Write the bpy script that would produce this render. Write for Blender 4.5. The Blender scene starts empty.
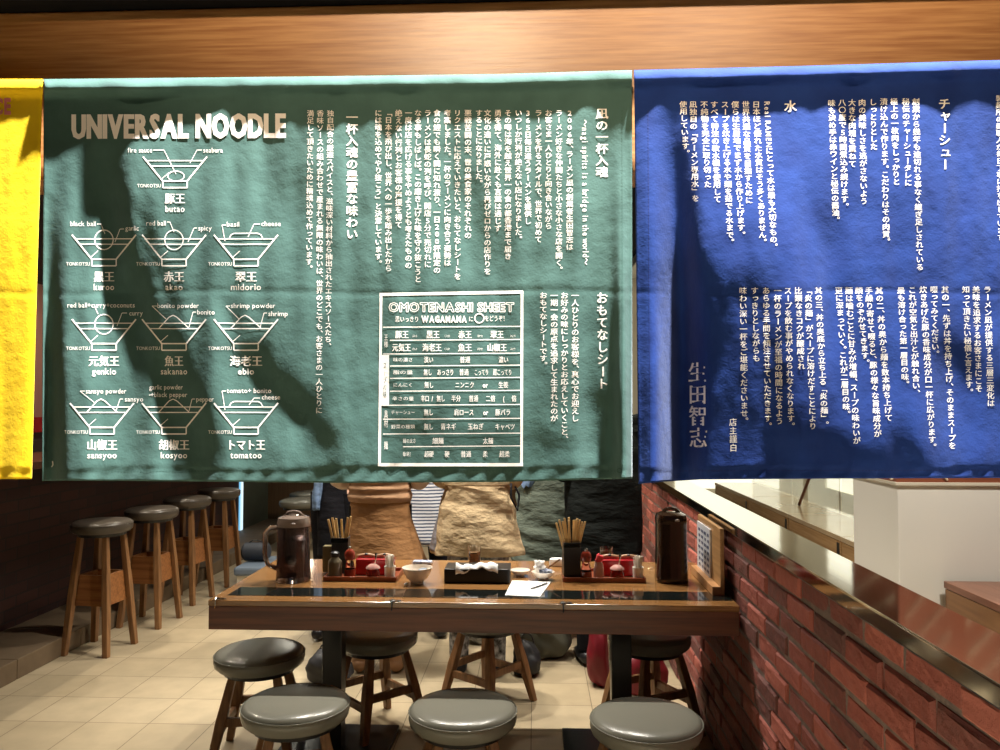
import bpy, bmesh, math, random
import numpy as np
from mathutils import Vector, Matrix, Euler
random.seed(7)
S = bpy.context.scene
COL = S.collection
PI = math.pi
# ------------------------------------------------------------------ camera
F = 780.0
CH = 1.5
cam_d = bpy.data.cameras.new('camera'); cam = bpy.data.objects.new('camera', cam_d); COL.objects.link(cam)
cam_d.lens = F*36/1000; cam_d.sensor_width = 36; cam_d.clip_start = .02
cam.location = (0, 0, CH)
cam.rotation_euler = (PI/2+math.atan(30/F), 0, math.atan(35/F))
S.camera = cam
R = cam.rotation_euler.to_matrix()
RN = np.array(R)
def ray(px, py): return R @ Vector(((px-500)/F, -(py-375)/F, -1))
def atY(px, py, Y):
    r = ray(px, py); t = Y/r.y; return Vector((r.x*t, Y, CH+r.z*t))
def atZ(px, py, z):
    r = ray(px, py); t = (z-CH)/r.z; return Vector((r.x*t, r.y*t, z))
# ------------------------------------------------------------------ materials
def mat(name, col, rough=.5, metal=0, noise=None, nscale=20, bump=0, bscale=60, bdist=.01, coat=0, trans=0, emit=None, estr=1, stretch=None, sheen=0, spec=.5, alpha=1, ior=1.45):
    m = bpy.data.materials.new(name); m.use_nodes = True
    nt = m.node_tree; b = nt.nodes['Principled BSDF']
    c = (*col, 1)
    b.inputs['Base Color'].default_value = c
    b.inputs['Roughness'].default_value = rough
    b.inputs['Metallic'].default_value = metal
    b.inputs['Coat Weight'].default_value = coat
    b.inputs['Coat Roughness'].default_value = .08
    b.inputs['Transmission Weight'].default_value = trans
    b.inputs['Sheen Weight'].default_value = sheen
    b.inputs['Specular IOR Level'].default_value = spec
    b.inputs['IOR'].default_value = ior
    if alpha < 1: b.inputs['Alpha'].default_value = alpha
    tc = nt.nodes.new('ShaderNodeTexCoord'); mp = nt.nodes.new('ShaderNodeMapping')
    nt.links.new(tc.outputs['Object'], mp.inputs['Vector'])
    if stretch: mp.inputs['Scale'].default_value = stretch
    if noise:
        n = nt.nodes.new('ShaderNodeTexNoise'); n.inputs['Scale'].default_value = nscale; n.inputs['Detail'].default_value = 6
        nt.links.new(mp.outputs[0], n.inputs['Vector'])
        r = nt.nodes.new('ShaderNodeValToRGB'); r.color_ramp.elements[0].position = .3; r.color_ramp.elements[1].position = .7
        r.color_ramp.elements[0].color = c; r.color_ramp.elements[1].color = (*noise, 1)
        nt.links.new(n.outputs['Fac'], r.inputs[0]); nt.links.new(r.outputs[0], b.inputs['Base Color'])
    if bump:
        n2 = nt.nodes.new('ShaderNodeTexNoise'); n2.inputs['Scale'].default_value = bscale; n2.inputs['Detail'].default_value = 5
        nt.links.new(mp.outputs[0], n2.inputs['Vector'])
        bp = nt.nodes.new('ShaderNodeBump'); bp.inputs['Strength'].default_value = bump; bp.inputs['Distance'].default_value = bdist
        nt.links.new(n2.outputs['Fac'], bp.inputs['Height']); nt.links.new(bp.outputs[0], b.inputs['Normal'])
    if emit:
        b.inputs['Emission Color'].default_value = (*emit, 1); b.inputs['Emission Strength'].default_value = estr
    return m
def sr(r, g, b):
    f = lambda v: ((v/255+.055)/1.055)**2.4 if v > 10 else v/255/12.92
    return (f(r), f(g), f(b))
def wood(name, c1, c2, axis='x', rough=.4, coat=0, sc=1):
    st = {'x': (1.5*sc, 30*sc, 30*sc), 'y': (30*sc, 1.5*sc, 30*sc), 'z': (30*sc, 30*sc, 1.5*sc)}[axis]
    return mat(name, c1, rough, noise=c2, nscale=2.2, stretch=st, coat=coat, bump=.06, bscale=3)
M = {}
M['beam'] = wood('beam_wood', sr(160, 104, 58), sr(194, 140, 86), 'x', .34, 0, 2.2)
M['table_wood'] = wood('table_wood', sr(112, 78, 44), sr(158, 114, 68), 'x', .2, .5, 1.6)
M['apron_wood'] = wood('apron_wood', sr(78, 40, 24), sr(116, 64, 38), 'x', .4)
M['stool_wood'] = wood('stool_wood', sr(112, 78, 48), sr(150, 108, 68), 'z', .5)
M['bar_wood'] = wood('bar_stool_wood', sr(126, 78, 40), sr(160, 106, 60), 'x', .5)
M['cab_wood'] = wood('cabinet_wood', sr(176, 136, 90), sr(208, 170, 120), 'y', .22)
M['ramp_wood'] = wood('brown_board', sr(128, 70, 48), sr(150, 86, 58), 'x', .5)
M['leather'] = mat('grey_leather', sr(122, 121, 110), .26, bump=.05, bscale=120)
M['leather_dark'] = mat('brown_leather', sr(84, 76, 66), .32, bump=.05, bscale=120)
M['black'] = mat('black_plastic', (.012, .012, .014), .35)
M['black_metal'] = mat('black_metal', (.012, .013, .015), .3, bump=.02)
M['black_glass'] = mat('black_glass', (.008, .010, .009), .04, spec=.9, coat=.5)
M['steel'] = mat('brushed_steel', (.62, .62, .58), .085, 1, noise=(.54, .54, .50), nscale=3, stretch=(20, .6, 20), bump=.012, bscale=1.2)
M['steel_dark'] = mat('dark_steel', (.2, .2, .2), .4, 1)
M['white'] = mat('white_plastic', sr(236, 232, 222), .35)
M['porcelain'] = mat('white_porcelain', sr(236, 226, 214), .2, coat=.3)
M['paper'] = mat('white_paper', sr(246, 246, 244), .7, bump=.1, bscale=30)
M['red'] = mat('red_lacquer', sr(168, 20, 30), .25, coat=.4)
M['red_glass'] = mat('red_glass', sr(170, 60, 50), .1, trans=.5)
M['pink'] = mat('pink_plastic', sr(222, 70, 80), .35)
M['tray'] = wood('tray_wood', sr(96, 42, 26), sr(150, 78, 46), 'x', .35)
M['lid'] = mat('tan_lid', sr(150, 112, 84), .35, noise=sr(176, 136, 104), nscale=30)
M['chop'] = wood('chopstick_wood', sr(196, 160, 100), sr(228, 196, 140), 'z', .5)
M['glass'] = mat('clear_glass', (.95, .95, .95), .03, trans=1)
M['smoke'] = mat('smoky_brown_plastic', sr(168, 156, 156), .06, trans=.95, coat=.5)
M['smoke_dark'] = mat('dark_smoky_plastic', sr(74, 54, 40), .08, trans=.6, coat=.5)
M['lid_brown'] = mat('jug_lid_plastic', sr(124, 108, 98), .22, coat=.6)
M['tea'] = mat('tea', sr(120, 60, 20), .05, trans=.7)
M['weak_tea'] = mat('weak_tea', sr(150, 138, 138), .05, trans=.9)
M['water'] = mat('dark_tea', sr(52, 34, 24), .1, trans=.3)
M['cream'] = mat('cream_paint', sr(214, 204, 184), .7, noise=sr(206, 196, 174), nscale=2)
M['offwhite'] = mat('offwhite_paint', sr(228, 224, 212), .7, bump=.02)
M['skin'] = mat('skin', sr(214, 172, 146), .5, sheen=.1)
M['hair'] = mat('dark_hair', (.02, .014, .01), .4, bump=.3, bscale=150)

# ------------------------------------------------------------------ mesh helpers
class MB:
    def __init__(s): s.v = []; s.f = []
    def add(s, vs, fs):
        o = len(s.v); s.v += [tuple(v) for v in vs]; s.f += [tuple(i+o for i in f) for f in fs]
    def box(s, x0, y0, z0, x1, y1, z1, mtx=None):
        v = [Vector(p) for p in ((x0,y0,z0),(x1,y0,z0),(x1,y1,z0),(x0,y1,z0),(x0,y0,z1),(x1,y0,z1),(x1,y1,z1),(x0,y1,z1))]
        if mtx: v = [mtx @ p for p in v]
        s.add(v, [(0,3,2,1),(4,5,6,7),(0,1,5,4),(1,2,6,5),(2,3,7,6),(3,0,4,7)])
    def lathe(s, prof, n=32, c=(0,0,0), cap=True, ex=1, ey=1):
        vs = []; fs = []
        for (r, z) in prof:
            for i in range(n):
                a = 2*PI*i/n; vs.append((c[0]+r*ex*math.cos(a), c[1]+r*ey*math.sin(a), c[2]+z))
        for k in range(len(prof)-1):
            for i in range(n):
                j = (i+1) % n; fs.append((k*n+i, k*n+j, (k+1)*n+j, (k+1)*n+i))
        if cap:
            fs.append(tuple(reversed(range(n)))); fs.append(tuple((len(prof)-1)*n+i for i in range(n)))
        s.add(vs, fs)
    def tube(s, pts, rad, n=10, flat=1):
        pts = [Vector(p) for p in pts]
        if not isinstance(rad, (list, tuple)): rad = [rad]*len(pts)
        vs = []; fs = []; up = None
        for k, p in enumerate(pts):
            d = (pts[min(k+1, len(pts)-1)]-pts[max(k-1, 0)]).normalized()
            if up is None: up = Vector((0,0,1)) if abs(d.z) < .9 else Vector((1,0,0))
            a = d.cross(up).normalized(); b = a.cross(d).normalized(); up = b
            for i in range(n):
                t = 2*PI*i/n; vs.append(p+a*math.cos(t)*rad[k]+b*math.sin(t)*rad[k]*flat)
        for k in range(len(pts)-1):
            for i in range(n):
                j = (i+1) % n; fs.append((k*n+i, k*n+j, (k+1)*n+j, (k+1)*n+i))
        fs.append(tuple(reversed(range(n)))); fs.append(tuple((len(pts)-1)*n+i for i in range(n)))
        s.add(vs, fs)
    def bar(s, p0, p1, w0, w1=None, d0=None, d1=None):     # square tapered bar
        w1 = w1 or w0; d0 = d0 or w0; d1 = d1 or w1
        p0 = Vector(p0); p1 = Vector(p1); d = (p1-p0).normalized()
        ang = math.atan2(p0.y, p0.x) if abs(d.z) > .5 else 0
        ux = Vector((math.cos(ang), math.sin(ang), 0)) if abs(d.z) > .5 else d.cross(Vector((0,0,1))).normalized()
        uy = d.cross(ux).normalized()
        vs = [p0+ux*a*w0/2+uy*b*d0/2 for a, b in ((-1,-1),(1,-1),(1,1),(-1,1))]+[p1+ux*a*w1/2+uy*b*d1/2 for a, b in ((-1,-1),(1,-1),(1,1),(-1,1))]
        s.add(vs, [(0,3,2,1),(4,5,6,7),(0,1,5,4),(1,2,6,5),(2,3,7,6),(3,0,4,7)])
    def build(s, name, m, parent=None, smooth=False, bevel=0, loc=None, fix=True, solid=0):
        me = bpy.data.meshes.new(name); me.from_pydata(s.v, [], s.f)
        if fix:
            bm = bmesh.new(); bm.from_mesh(me); bmesh.ops.recalc_face_normals(bm, faces=bm.faces); bm.to_mesh(me); bm.free()
        me.materials.append(m)
        o = bpy.data.objects.new(name, me); COL.objects.link(o)
        if parent: o.parent = parent
        if loc is not None: o.location = loc
        if smooth:
            me.polygons.foreach_set('use_smooth', [True]*len(me.polygons))
        if smooth == 2:
            me.set_sharp_from_angle(angle=math.radians(40))
        if bevel:
            b = o.modifiers.new('bevel', 'BEVEL'); b.width = bevel; b.segments = 2; b.limit_method = 'ANGLE'
        if solid:
            b = o.modifiers.new('solid', 'SOLIDIFY'); b.thickness = solid; b.offset = -1
        return o
def tag(o, label, cat, group=None, kind=None):
    o['label'] = label; o['category'] = cat
    if group: o['group'] = group
    if kind: o['kind'] = kind
    return o
def empty(name, label, cat, loc=(0,0,0), rz=0, group=None):
    o = bpy.data.objects.new(name, None); COL.objects.link(o); o.location = loc; o.rotation_euler = (0,0,rz); o.empty_display_size = .05
    return tag(o, label, cat, group)
def dup(root, loc, rz, label, group=None):
    r = root.copy(); COL.objects.link(r); r.location = loc; r.rotation_euler = (0,0,rz); r['label'] = label
    if group: r['group'] = group
    for ch in list(root.children):
        c = ch.copy(); COL.objects.link(c); c.parent = r
        for g in ch.children:
            d = g.copy(); COL.objects.link(d); d.parent = c
    return r
def struct(name, mb, m, **k):
    o = mb.build(name, m, **k); o['kind'] = 'structure'; return o
def box1(*a):
    b = MB(); b.box(*a); return b

# ------------------------------------------------------------------ setting
XL, XR, XR2, YB = -3.28, .775, .905, 9.5       # left wall, brick wall faces, back wall
# floor tiles
fm = bpy.data.materials.new('floor_tile'); fm.use_nodes = True
nt = fm.node_tree; b = nt.nodes['Principled BSDF']
tc = nt.nodes.new('ShaderNodeTexCoord'); br = nt.nodes.new('ShaderNodeTexBrick'); br.offset = 0
br.inputs['Scale'].default_value = 1; br.inputs['Brick Width'].default_value = .30; br.inputs['Row Height'].default_value = .31
br.inputs['Mortar Size'].default_value = .0022; br.inputs['Mortar Smooth'].default_value = .2
br.inputs['Color1'].default_value = (*sr(192, 175, 144), 1); br.inputs['Color2'].default_value = (*sr(181, 164, 133), 1); br.inputs['Mortar'].default_value = (*sr(112, 98, 76), 1)
mp = nt.nodes.new('ShaderNodeMapping'); mp.inputs['Location'].default_value = (.02, .06, 0)
nt.links.new(tc.outputs['Object'], mp.inputs[0]); nt.links.new(mp.outputs[0], br.inputs['Vector'])
nz = nt.nodes.new('ShaderNodeTexNoise'); nz.inputs['Scale'].default_value = 9; nz.inputs['Detail'].default_value = 8
nt.links.new(tc.outputs['Object'], nz.inputs['Vector'])
mx = nt.nodes.new('ShaderNodeMixRGB'); mx.blend_type = 'MULTIPLY'; mx.inputs[0].default_value = .35
nt.links.new(br.outputs['Color'], mx.inputs[1]); nt.links.new(nz.outputs['Fac'], mx.inputs[2]); nt.links.new(mx.outputs[0], b.inputs['Base Color'])
b.inputs['Roughness'].default_value = .42
struct('floor', box1(-6, -2.5, -.1, 8, 12, 0), fm)
# dark brick (procedural) for left wall
def brickmat(name, c1, c2, mo, rot):
    m = bpy.data.materials.new(name); m.use_nodes = True
    nt = m.node_tree; b = nt.nodes['Principled BSDF']; tc = nt.nodes.new('ShaderNodeTexCoord'); mp = nt.nodes.new('ShaderNodeMapping')
    mp.inputs['Rotation'].default_value = rot
    br = nt.nodes.new('ShaderNodeTexBrick'); br.inputs['Scale'].default_value = 1; br.inputs['Brick Width'].default_value = .22; br.inputs['Row Height'].default_value = .075; br.inputs['Mortar Size'].default_value = .006
    br.inputs['Color1'].default_value = (*c1, 1); br.inputs['Color2'].default_value = (*c2, 1); br.inputs['Mortar'].default_value = (*mo, 1)
    sx = nt.nodes.new('ShaderNodeSeparateXYZ'); cx = nt.nodes.new('ShaderNodeCombineXYZ')
    nt.links.new(tc.outputs['Object'], sx.inputs[0]); nt.links.new(sx.outputs['Y'], cx.inputs['X']); nt.links.new(sx.outputs['Z'], cx.inputs['Y'])
    nt.links.new(cx.outputs[0], br.inputs['Vector']); nt.links.new(br.outputs['Color'], b.inputs['Base Color'])
    bp = nt.nodes.new('ShaderNodeBump'); bp.inputs['Strength'].default_value = .8; bp.inputs['Distance'].default_value = .006; bp.invert = True
    nt.links.new(br.outputs['Fac'], bp.inputs['Height']); nt.links.new(bp.outputs[0], b.inputs['Normal']); b.inputs['Roughness'].default_value = .8
    return m
M['dbrick'] = brickmat('dark_brick', sr(66, 36, 28), sr(50, 28, 24), sr(44, 32, 28), (0,0,0))
struct('wall_left', box1(XL-.15, 1.7, 0, XL, 8.55, 2.9), M['dbrick'])
M['greenwall'] = mat('grey_green_wall', sr(92, 100, 88), .7, noise=sr(84, 90, 78), nscale=4)
w = box1(XL-.15, 8.64, 0, XL, YB, 2.9); struct('wall_left_end', w, M['greenwall'])
M['brownwall'] = wood('brown_wall_panel', sr(104, 76, 48), sr(120, 92, 62), 'z', .5)
struct('wall_back', box1(XL-.15, YB, 0, XR2, YB+.15, 2.9), M['brownwall'])
# light slot between the brick wall and the green wall
M['cyan'] = mat('cyan_light', (.1, .3, .5), .5, emit=(.25, .65, 1.0), estr=.9)
M['wlight'] = mat('white_light', (.8, .8, .8), .5, emit=(.75, .92, 1.0), estr=.95)
t = empty('light_strip', 'upright glowing pale blue light strip beyond the bar stools', 'light', (XL-.02, 8.60, 0))
tb = MB(); tb.box(-.1, -.032, 0, .03, .032, 1.9); tb.build('diffuser', M['cyan'], t)
tb = MB(); tb.box(.03, -.026, .02, .04, -.014, 1.88); tb.box(.03, .014, .02, .04, .026, 1.88); tb.build('tube', M['wlight'], t)
# step along the left wall
M['step'] = mat('step_stone', sr(116, 98, 76), .6, noise=sr(100, 84, 64), nscale=8, bump=.1, bscale=30)
st = MB(); y = 1.8
while y < 9.4:
    y2 = min(y+.6, YB-.01); st.box(XL+.001, y+.002, 0, -2.83, y2-.002, .11); y = y2
struct('trim_1', st, M['step'], bevel=.004)
ct = MB(); ct.box(XL+.002, 1.9, 1.15, -2.72, 8.4, 1.19)
tag(ct.build('wall_counter', M['apron_wood'], bevel=.004), 'long brown wall counter running above the bar stools', 'counter')
# ceilings, fascia
M['ceil'] = mat('black_ceiling', (.006, .005, .005), .9, spec=.1)
struct('ceiling', box1(XL-.15, 1.64, 2.9, XR2, YB+.15, 3.0), M['ceil'])
struct('wall_front', box1(-4.5, 1.66, 2.35, 4.5, 1.76, 3.3), M['ceil'])
# ---- brick wall on the right: real bricks
def brick_wall():
    mb = MB(); cols = []
    rnd = random.Random(3); ch = .0715; L = .222; rows = 14
    for r in range(rows):
        y = .7 + (L/2 if r % 2 else 0) + rnd.uniform(-.01, .01)
        z0 = r*ch
        while y < 9.3:
            l = L*rnd.uniform(.93, 1.05); g = .0055
            pr = rnd.uniform(-.004, .006)
            j = lambda s=.0025: rnd.uniform(-s, s)
            xo = XR-pr; a, bb, c, d = y+g, y+l-g, z0+g, z0+ch-g
            e = .007
            back = [(XR+.02, a, c), (XR+.02, bb, c), (XR+.02, bb, d), (XR+.02, a, d)]
            mid = [(xo+.006, a+j(), c+j()), (xo+.006, bb+j(), c+j()), (xo+.006, bb+j(), d+j()), (xo+.006, a+j(), d+j())]
            tl = rnd.uniform(-.004, .004)
            nx, nz = 7, 3; fr = []
            for kz in range(nz+1):
                for kx in range(nx+1):
                    fy = a+e+(bb-a-2*e)*kx/nx; fz = c+e+(d-c-2*e)*kz/nz
                    fr.append((xo+rnd.uniform(-.0016, .0016)+tl*(kx/nx-.5), fy, fz))
            vs = back+mid+fr; fs = [(0,1,5,4),(1,2,6,5),(2,3,7,6),(3,0,4,7)]
            W = nx+1
            ix = lambda kx, kz: 8+kz*W+kx
            fs.append(tuple([4,5]+[ix(k,0) for k in range(nx,-1,-1)])); fs.append(tuple([6,7]+[ix(k,nz) for k in range(0,nx+1)]))
            fs.append(tuple([5,6]+[ix(nx,k) for k in range(nz,-1,-1)])); fs.append(tuple([7,4]+[ix(0,k) for k in range(0,nz+1)]))
            for kz in range(nz):
                for kx in range(nx): fs.append((ix(kx,kz), ix(kx+1,kz), ix(kx+1,kz+1), ix(kx,kz+1)))
            mb.add(vs, fs); cols += [rnd.random()]*len(vs)
            y += l
    return mb, cols
mb, cols = brick_wall()
bmt = bpy.data.materials.new('red_brick'); bmt.use_nodes = True
nt = bmt.node_tree; b = nt.nodes['Principled BSDF']
at = nt.nodes.new('ShaderNodeAttribute'); at.attribute_name = 'shade'
rp = nt.nodes.new('ShaderNodeValToRGB'); rp.color_ramp.elements[0].color = (*sr(104, 64, 58), 1); rp.color_ramp.elements[1].color = (*sr(182, 102, 86), 1)
e = rp.color_ramp.elements.new(.5); e.color = (*sr(152, 80, 68), 1)
tc = nt.nodes.new('ShaderNodeTexCoord'); nz = nt.nodes.new('ShaderNodeTexNoise'); nz.inputs['Scale'].default_value = 30; nz.inputs['Detail'].default_value = 10; nz.inputs['Roughness'].default_value = .7
nt.links.new(tc.outputs['Object'], nz.inputs['Vector'])
ad = nt.nodes.new('ShaderNodeMath'); ad.operation = 'MULTIPLY_ADD'; ad.inputs[1].default_value = .75; ad.inputs[2].default_value = -.37
nt.links.new(nz.outputs['Fac'], ad.inputs[0]); a2 = nt.nodes.new('ShaderNodeMath'); a2.operation = 'ADD'
nt.links.new(ad.outputs[0], a2.inputs[0]); nt.links.new(at.outputs['Fac'], a2.inputs[1]); nt.links.new(a2.outputs[0], rp.inputs[0]); nt.links.new(rp.outputs[0], b.inputs['Base Color'])
bp = nt.nodes.new('ShaderNodeBump'); bp.inputs['Strength'].default_value = 1; bp.inputs['Distance'].default_value = .008
nt.links.new(nz.outputs['Fac'], bp.inputs['Height']); nt.links.new(bp.outputs[0], b.inputs['Normal']); b.inputs['Roughness'].default_value = .62
bw = mb.build('brick_facing', bmt, fix=True)
ca = bw.data.attributes.new('shade', 'FLOAT', 'POINT'); ca.data.foreach_set('value', cols)
M['mortar'] = mat('mortar', sr(146, 128, 118), .9, noise=sr(110, 96, 92), nscale=30, bump=.4, bscale=60)
core = struct('wall_right', box1(XR+.006, .7, 0, XR2, 9.3, 1.018), M['mortar'])
bw.parent = core
# cap
cp = MB(); cp.box(XR-.018, .7, 1.004, XR-.014, 9.3, 1.040); cp.box(XR-.018, .7, 1.040, XR2+.02, 9.3, 1.044); cp.box(XR2+.016, .7, 1.004, XR2+.02, 9.3, 1.040)
c0 = cp.build('wall_cap', M['steel'], bevel=.0015); c0['kind'] = 'structure'
tag(c0, 'shiny steel cap on top of the low red brick wall', 'wall cap'); c0['kind'] = 'structure'
c1 = box1(XR-.012, .7, .998, XR2+.012, 9.3, 1.036).build('cap_core', M['steel_dark'], parent=c0)
# ---- corridor beyond
M['ledge_top'] = mat('pale_ledge_top', sr(222, 198, 160), .18, noise=sr(206, 176, 132), nscale=2, coat=.6)
cabs = []
segs = [(4.17, 4.86), (4.87, 5.86), (5.87, 6.95), (6.96, 8.2)]
cl = ['pale wooden cabinet beside the white pillar', 'second pale wooden cabinet behind the white pillar, with a dark slot grip', 'third pale wooden cabinet of the row behind the pillar', 'furthest pale wooden cabinet of the row behind the pillar']
def cabinet(y0, y1, label, z1=.70, x0=1.86, x1=2.3, wd='cab_wood'):
    r = empty('cabinet', label, 'cabinet', ((x0+x1)/2, (y0+y1)/2, 0))
    hx, hy = (x1-x0)/2, (y1-y0)/2
    m = MB(); m.box(-hx+.012, -hy, 0, hx, hy, z1-.03); m.build('body', M[wd], r, bevel=.003)
    m = MB(); m.box(-hx, -hy+.004, .05, -hx+.011, hy-.004, z1-.034); d = m.build('door', M[wd], r)
    m = MB(); m.box(-hx-.002, -hy+.03, z1-.15, -hx+.002, -hy+.07, z1-.045); m.build('handle', M['black'], d)
    m = MB(); m.box(-hx-.004, -hy, z1-.03, hx, hy, z1); m.build('top', M['ledge_top' if wd == 'cab_wood' else 'tray2'], r, bevel=.002)
    return r
M['tray2'] = wood('red_brown_top', sr(118, 76, 56), sr(142, 96, 74), 'y', .3)
M['cab2'] = wood('cabinet_wood_brown', sr(120, 82, 48), sr(146, 104, 64), 'y', .4)
for (a, bb), l in zip(segs, cl): cabinet(a, bb, l)
cabinet(2.3, 3.60, 'brown wooden cabinet in front of the white pillar', .715, 1.825, 2.4, 'cab2')
pl = empty('pillar', 'white painted square pillar standing beyond the brick wall', 'pillar', (1.865, 3.9, 0))
m = MB(); m.box(-.22, -.26, 0, .32, .24, 2.9); m.build('shaft', M['offwhite'], pl, bevel=.004)
m = MB(); m.box(-.235, -.275, 1.135, .335, .255, 1.15); m.build('trim', M['cream'], pl, bevel=.002)
bd = MB(); bd.box(-.228, -.268, 1.15, .328, .248, 2.3); bo = bd.build('cladding', M['ramp_wood'], pl)
M['pale'] = mat('pale_joint', sr(236, 214, 180), .5)
ln = MB()
for k in range(7):      # pale slanting joints on both visible faces of the cladding
    z = 1.30+k*.15
    for (p0, p1) in (((-.20, z+.1), (.0, z-.14)), ((.06, z+.12), (.30, z-.14))):
        a = Vector((p0[0], -.270, p0[1])); c = Vector((p1[0], -.270, p1[1])); ln.bar(a, c, .022, .022, .006, .006)
    ln.bar(Vector((-.23, .22, z+.1)), Vector((-.23, -.24, z-.14)), .02, .02, .006, .006)
ln.build('pale_joint', M['pale'], pl)
# glazed partition and bright wall behind it
struct('wall_corridor', box1(3.4, 2.0, 0, 3.5, 11.5, 3.2), M['cream'])
struct('wall_corridor_end', box1(XR2+.02, 10.5, 0, 3.4, 10.6, 3.2), M['cream'])
struct('ceiling_corridor', box1(XR2+.3, 2.0, 3.2, 3.5, 10.6, 3.3), M['offwhite'])
M['panel'] = mat('lit_window', (.9, .9, .85), .5, emit=(1.0, .98, .80), estr=1.08)
for k, (a, bb) in enumerate(((4.5, 5.3), (5.4, 6.3), (6.4, 7.5), (7.6, 9.2))):
    r = struct('window_%d' % (k+1), box1(3.36, a, .55, 3.395, bb, 2.5), M['panel'])
    fr = MB(); fr.box(3.34, a-.05, .5, 3.40, a, 2.55); fr.box(3.34, bb, .5, 3.40, bb+.05, 2.55); fr.box(3.34, a, 2.5, 3.4, bb, 2.55); fr.box(3.34, a, .5, 3.4, bb, .55)
    fr.build('window_frame', M['cream'], r)
struct('window_5', box1(1.85, 10.44, .4, 3.2, 10.49, 2.6), M['panel'])
M['greenglass'] = mat('green_tinted_glass', (.86, .95, .82), .02, trans=1, alpha=.35)
gp = empty('glass_partition', 'clear glass screen standing on the pale cabinets behind the pillar', 'glass screen', (2.24, 6.2, .70))
for k in range(4):
    a, bb = segs[k]; m = MB(); m.box(-.005, a-6.2+.01, .002, .005, bb-6.2-.01, .9); m.build('pane', M['greenglass'], gp)
m = MB(); m.tube([(2.1, 6.35, .705), (2.16, 5.95, 1.25)], .012)
tag(m.build('pole', M['apron_wood'], smooth=True), 'thin dark pole leaning above the pale cabinets behind the brick wall', 'pole')
# beam and rod
bz1 = 2.315
m = MB(); m.box(-4, 1.60, 1.98, 4, 1.72, 2.345)
struct('trim_2', m, M['beam'], bevel=.004)
m = MB(); m.box(-4.5, 1.548, 2.346, 4.5, 1.70, 2.36)
struct('shade_lip', m, M['ceil'])  # thin lip added to keep the downlight off the beam face

# ------------------------------------------------------------------ noren curtains (height field in cloth coordinates)
YN = 1.565
U0, U1, V0, V1, DP = -60, 1100, 50, 500, 2.0
us = np.arange(U0, U1+.1, DP); vs_ = np.arange(V0, V1+.1, DP)
UU, VV = np.meshgrid(us, vs_)
topx = [-60, 0, 45, 300, 500, 632, 636, 800, 1000, 1100]; topy = [80.5, 79, 79, 76.5, 74.0, 70, 70, 66, 60, 58]
def top_at(u): return np.interp(u, topx, topy)
shx = [-60,0,40,45, 90,120,150,175,200,228,250,290,305,335,350,378,400,415,433,460,500,540,570,590,605,618,634,645,660,680,700,725,770,785,800,820,830,845,855,862,875,905,915,930,945,952,962,978,1000,1100]
shy = [140,130,120,178,178,170,150,136,128,114,138,135,122,140,133,126,140,142,119,122,125,122,118,117,122,136,132,120,110,112,118,116,120,116,110,113,108,116,126,122,109,107,105,108,116,123,112,105,112,112]
rs = np.random.RandomState(5)
def smooth_noise(fx, fy, seed):
    r = np.random.RandomState(seed); out = np.zeros_like(UU)
    for _ in range(10):
        a = r.uniform(0, 2*PI); k = r.uniform(.5, 1.4)
        out += np.sin(UU*fx*k*math.cos(a)+VV*fy*k*math.sin(a)+r.uniform(0, 2*PI))
    return out/5
# capsules: x0,y0,x1,y1,width,amount   (negative: the cloth recedes and falls in shade)
caps = [
 (100,150,142,297,12,-.16),(60,100,100,190,22,-.08),(142,208,172,300,9,-.08),(128,285,170,353,16,-.15),(170,353,210,445,18,-.17),(246,353,304,400,13,-.16),
 (225,300,262,350,9,-.06),(48,200,52,470,9,-.08),(600,400,612,436,16,-.13),(535,432,560,450,14,-.10),(395,420,510,455,22,-.06),(470,190,500,250,16,-.05),(585,300,600,390,12,-.03),
 (300,405,330,440,10,-.10),(210,180,300,240,32,.05),(75,330,110,400,20,.05),(110,455,160,470,12,.10),(330,150,370,240,25,.035),(560,455,625,465,10,.09),(620,150,626,440,7,.07),
 (340,300,370,440,22,.03),(255,415,300,450,16,.08),(210,300,225,330,10,.05),
 (672,115,690,290,13,-.17),(680,270,720,460,36,-.16),(740,330,800,450,38,-.12),(780,440,890,470,22,-.17),(690,275,760,290,16,-.12),(822,215,832,235,14,-.10),(950,350,1000,385,18,-.12),(900,440,925,470,14,-.12),(960,470,1060,476,8,-.10),
 (860,340,905,375,12,-.06),(650,130,655,420,9,.03),(740,140,800,230,34,.09),(800,240,830,330,20,.05),(860,130,980,200,45,.05),(930,415,990,440,24,.06),(885,260,980,330,26,.02),(655,300,668,420,5,.05),
]
G = np.zeros_like(UU)
G += .028*smooth_noise(.035, .03, 1)+.026*smooth_noise(.09, .08, 2)+.030*smooth_noise(.16, .20, 3)+.030*smooth_noise(.33, .42, 4)*(.6+.5*smooth_noise(.03, .04, 8))
for (x0, y0, x1, y1, wd, am) in caps:
    dx, dy = x1-x0, y1-y0; L2 = dx*dx+dy*dy+1e-6
    t = np.clip(((UU-x0)*dx+(VV-y0)*dy)/L2, 0, 1)
    d2 = (UU-x0-t*dx)**2+(VV-y0-t*dy)**2
    G += am*np.exp(-d2/(wd*wd*1.15))
G = 1.25*G+.004
G[(UU < 41)] *= .6
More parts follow.
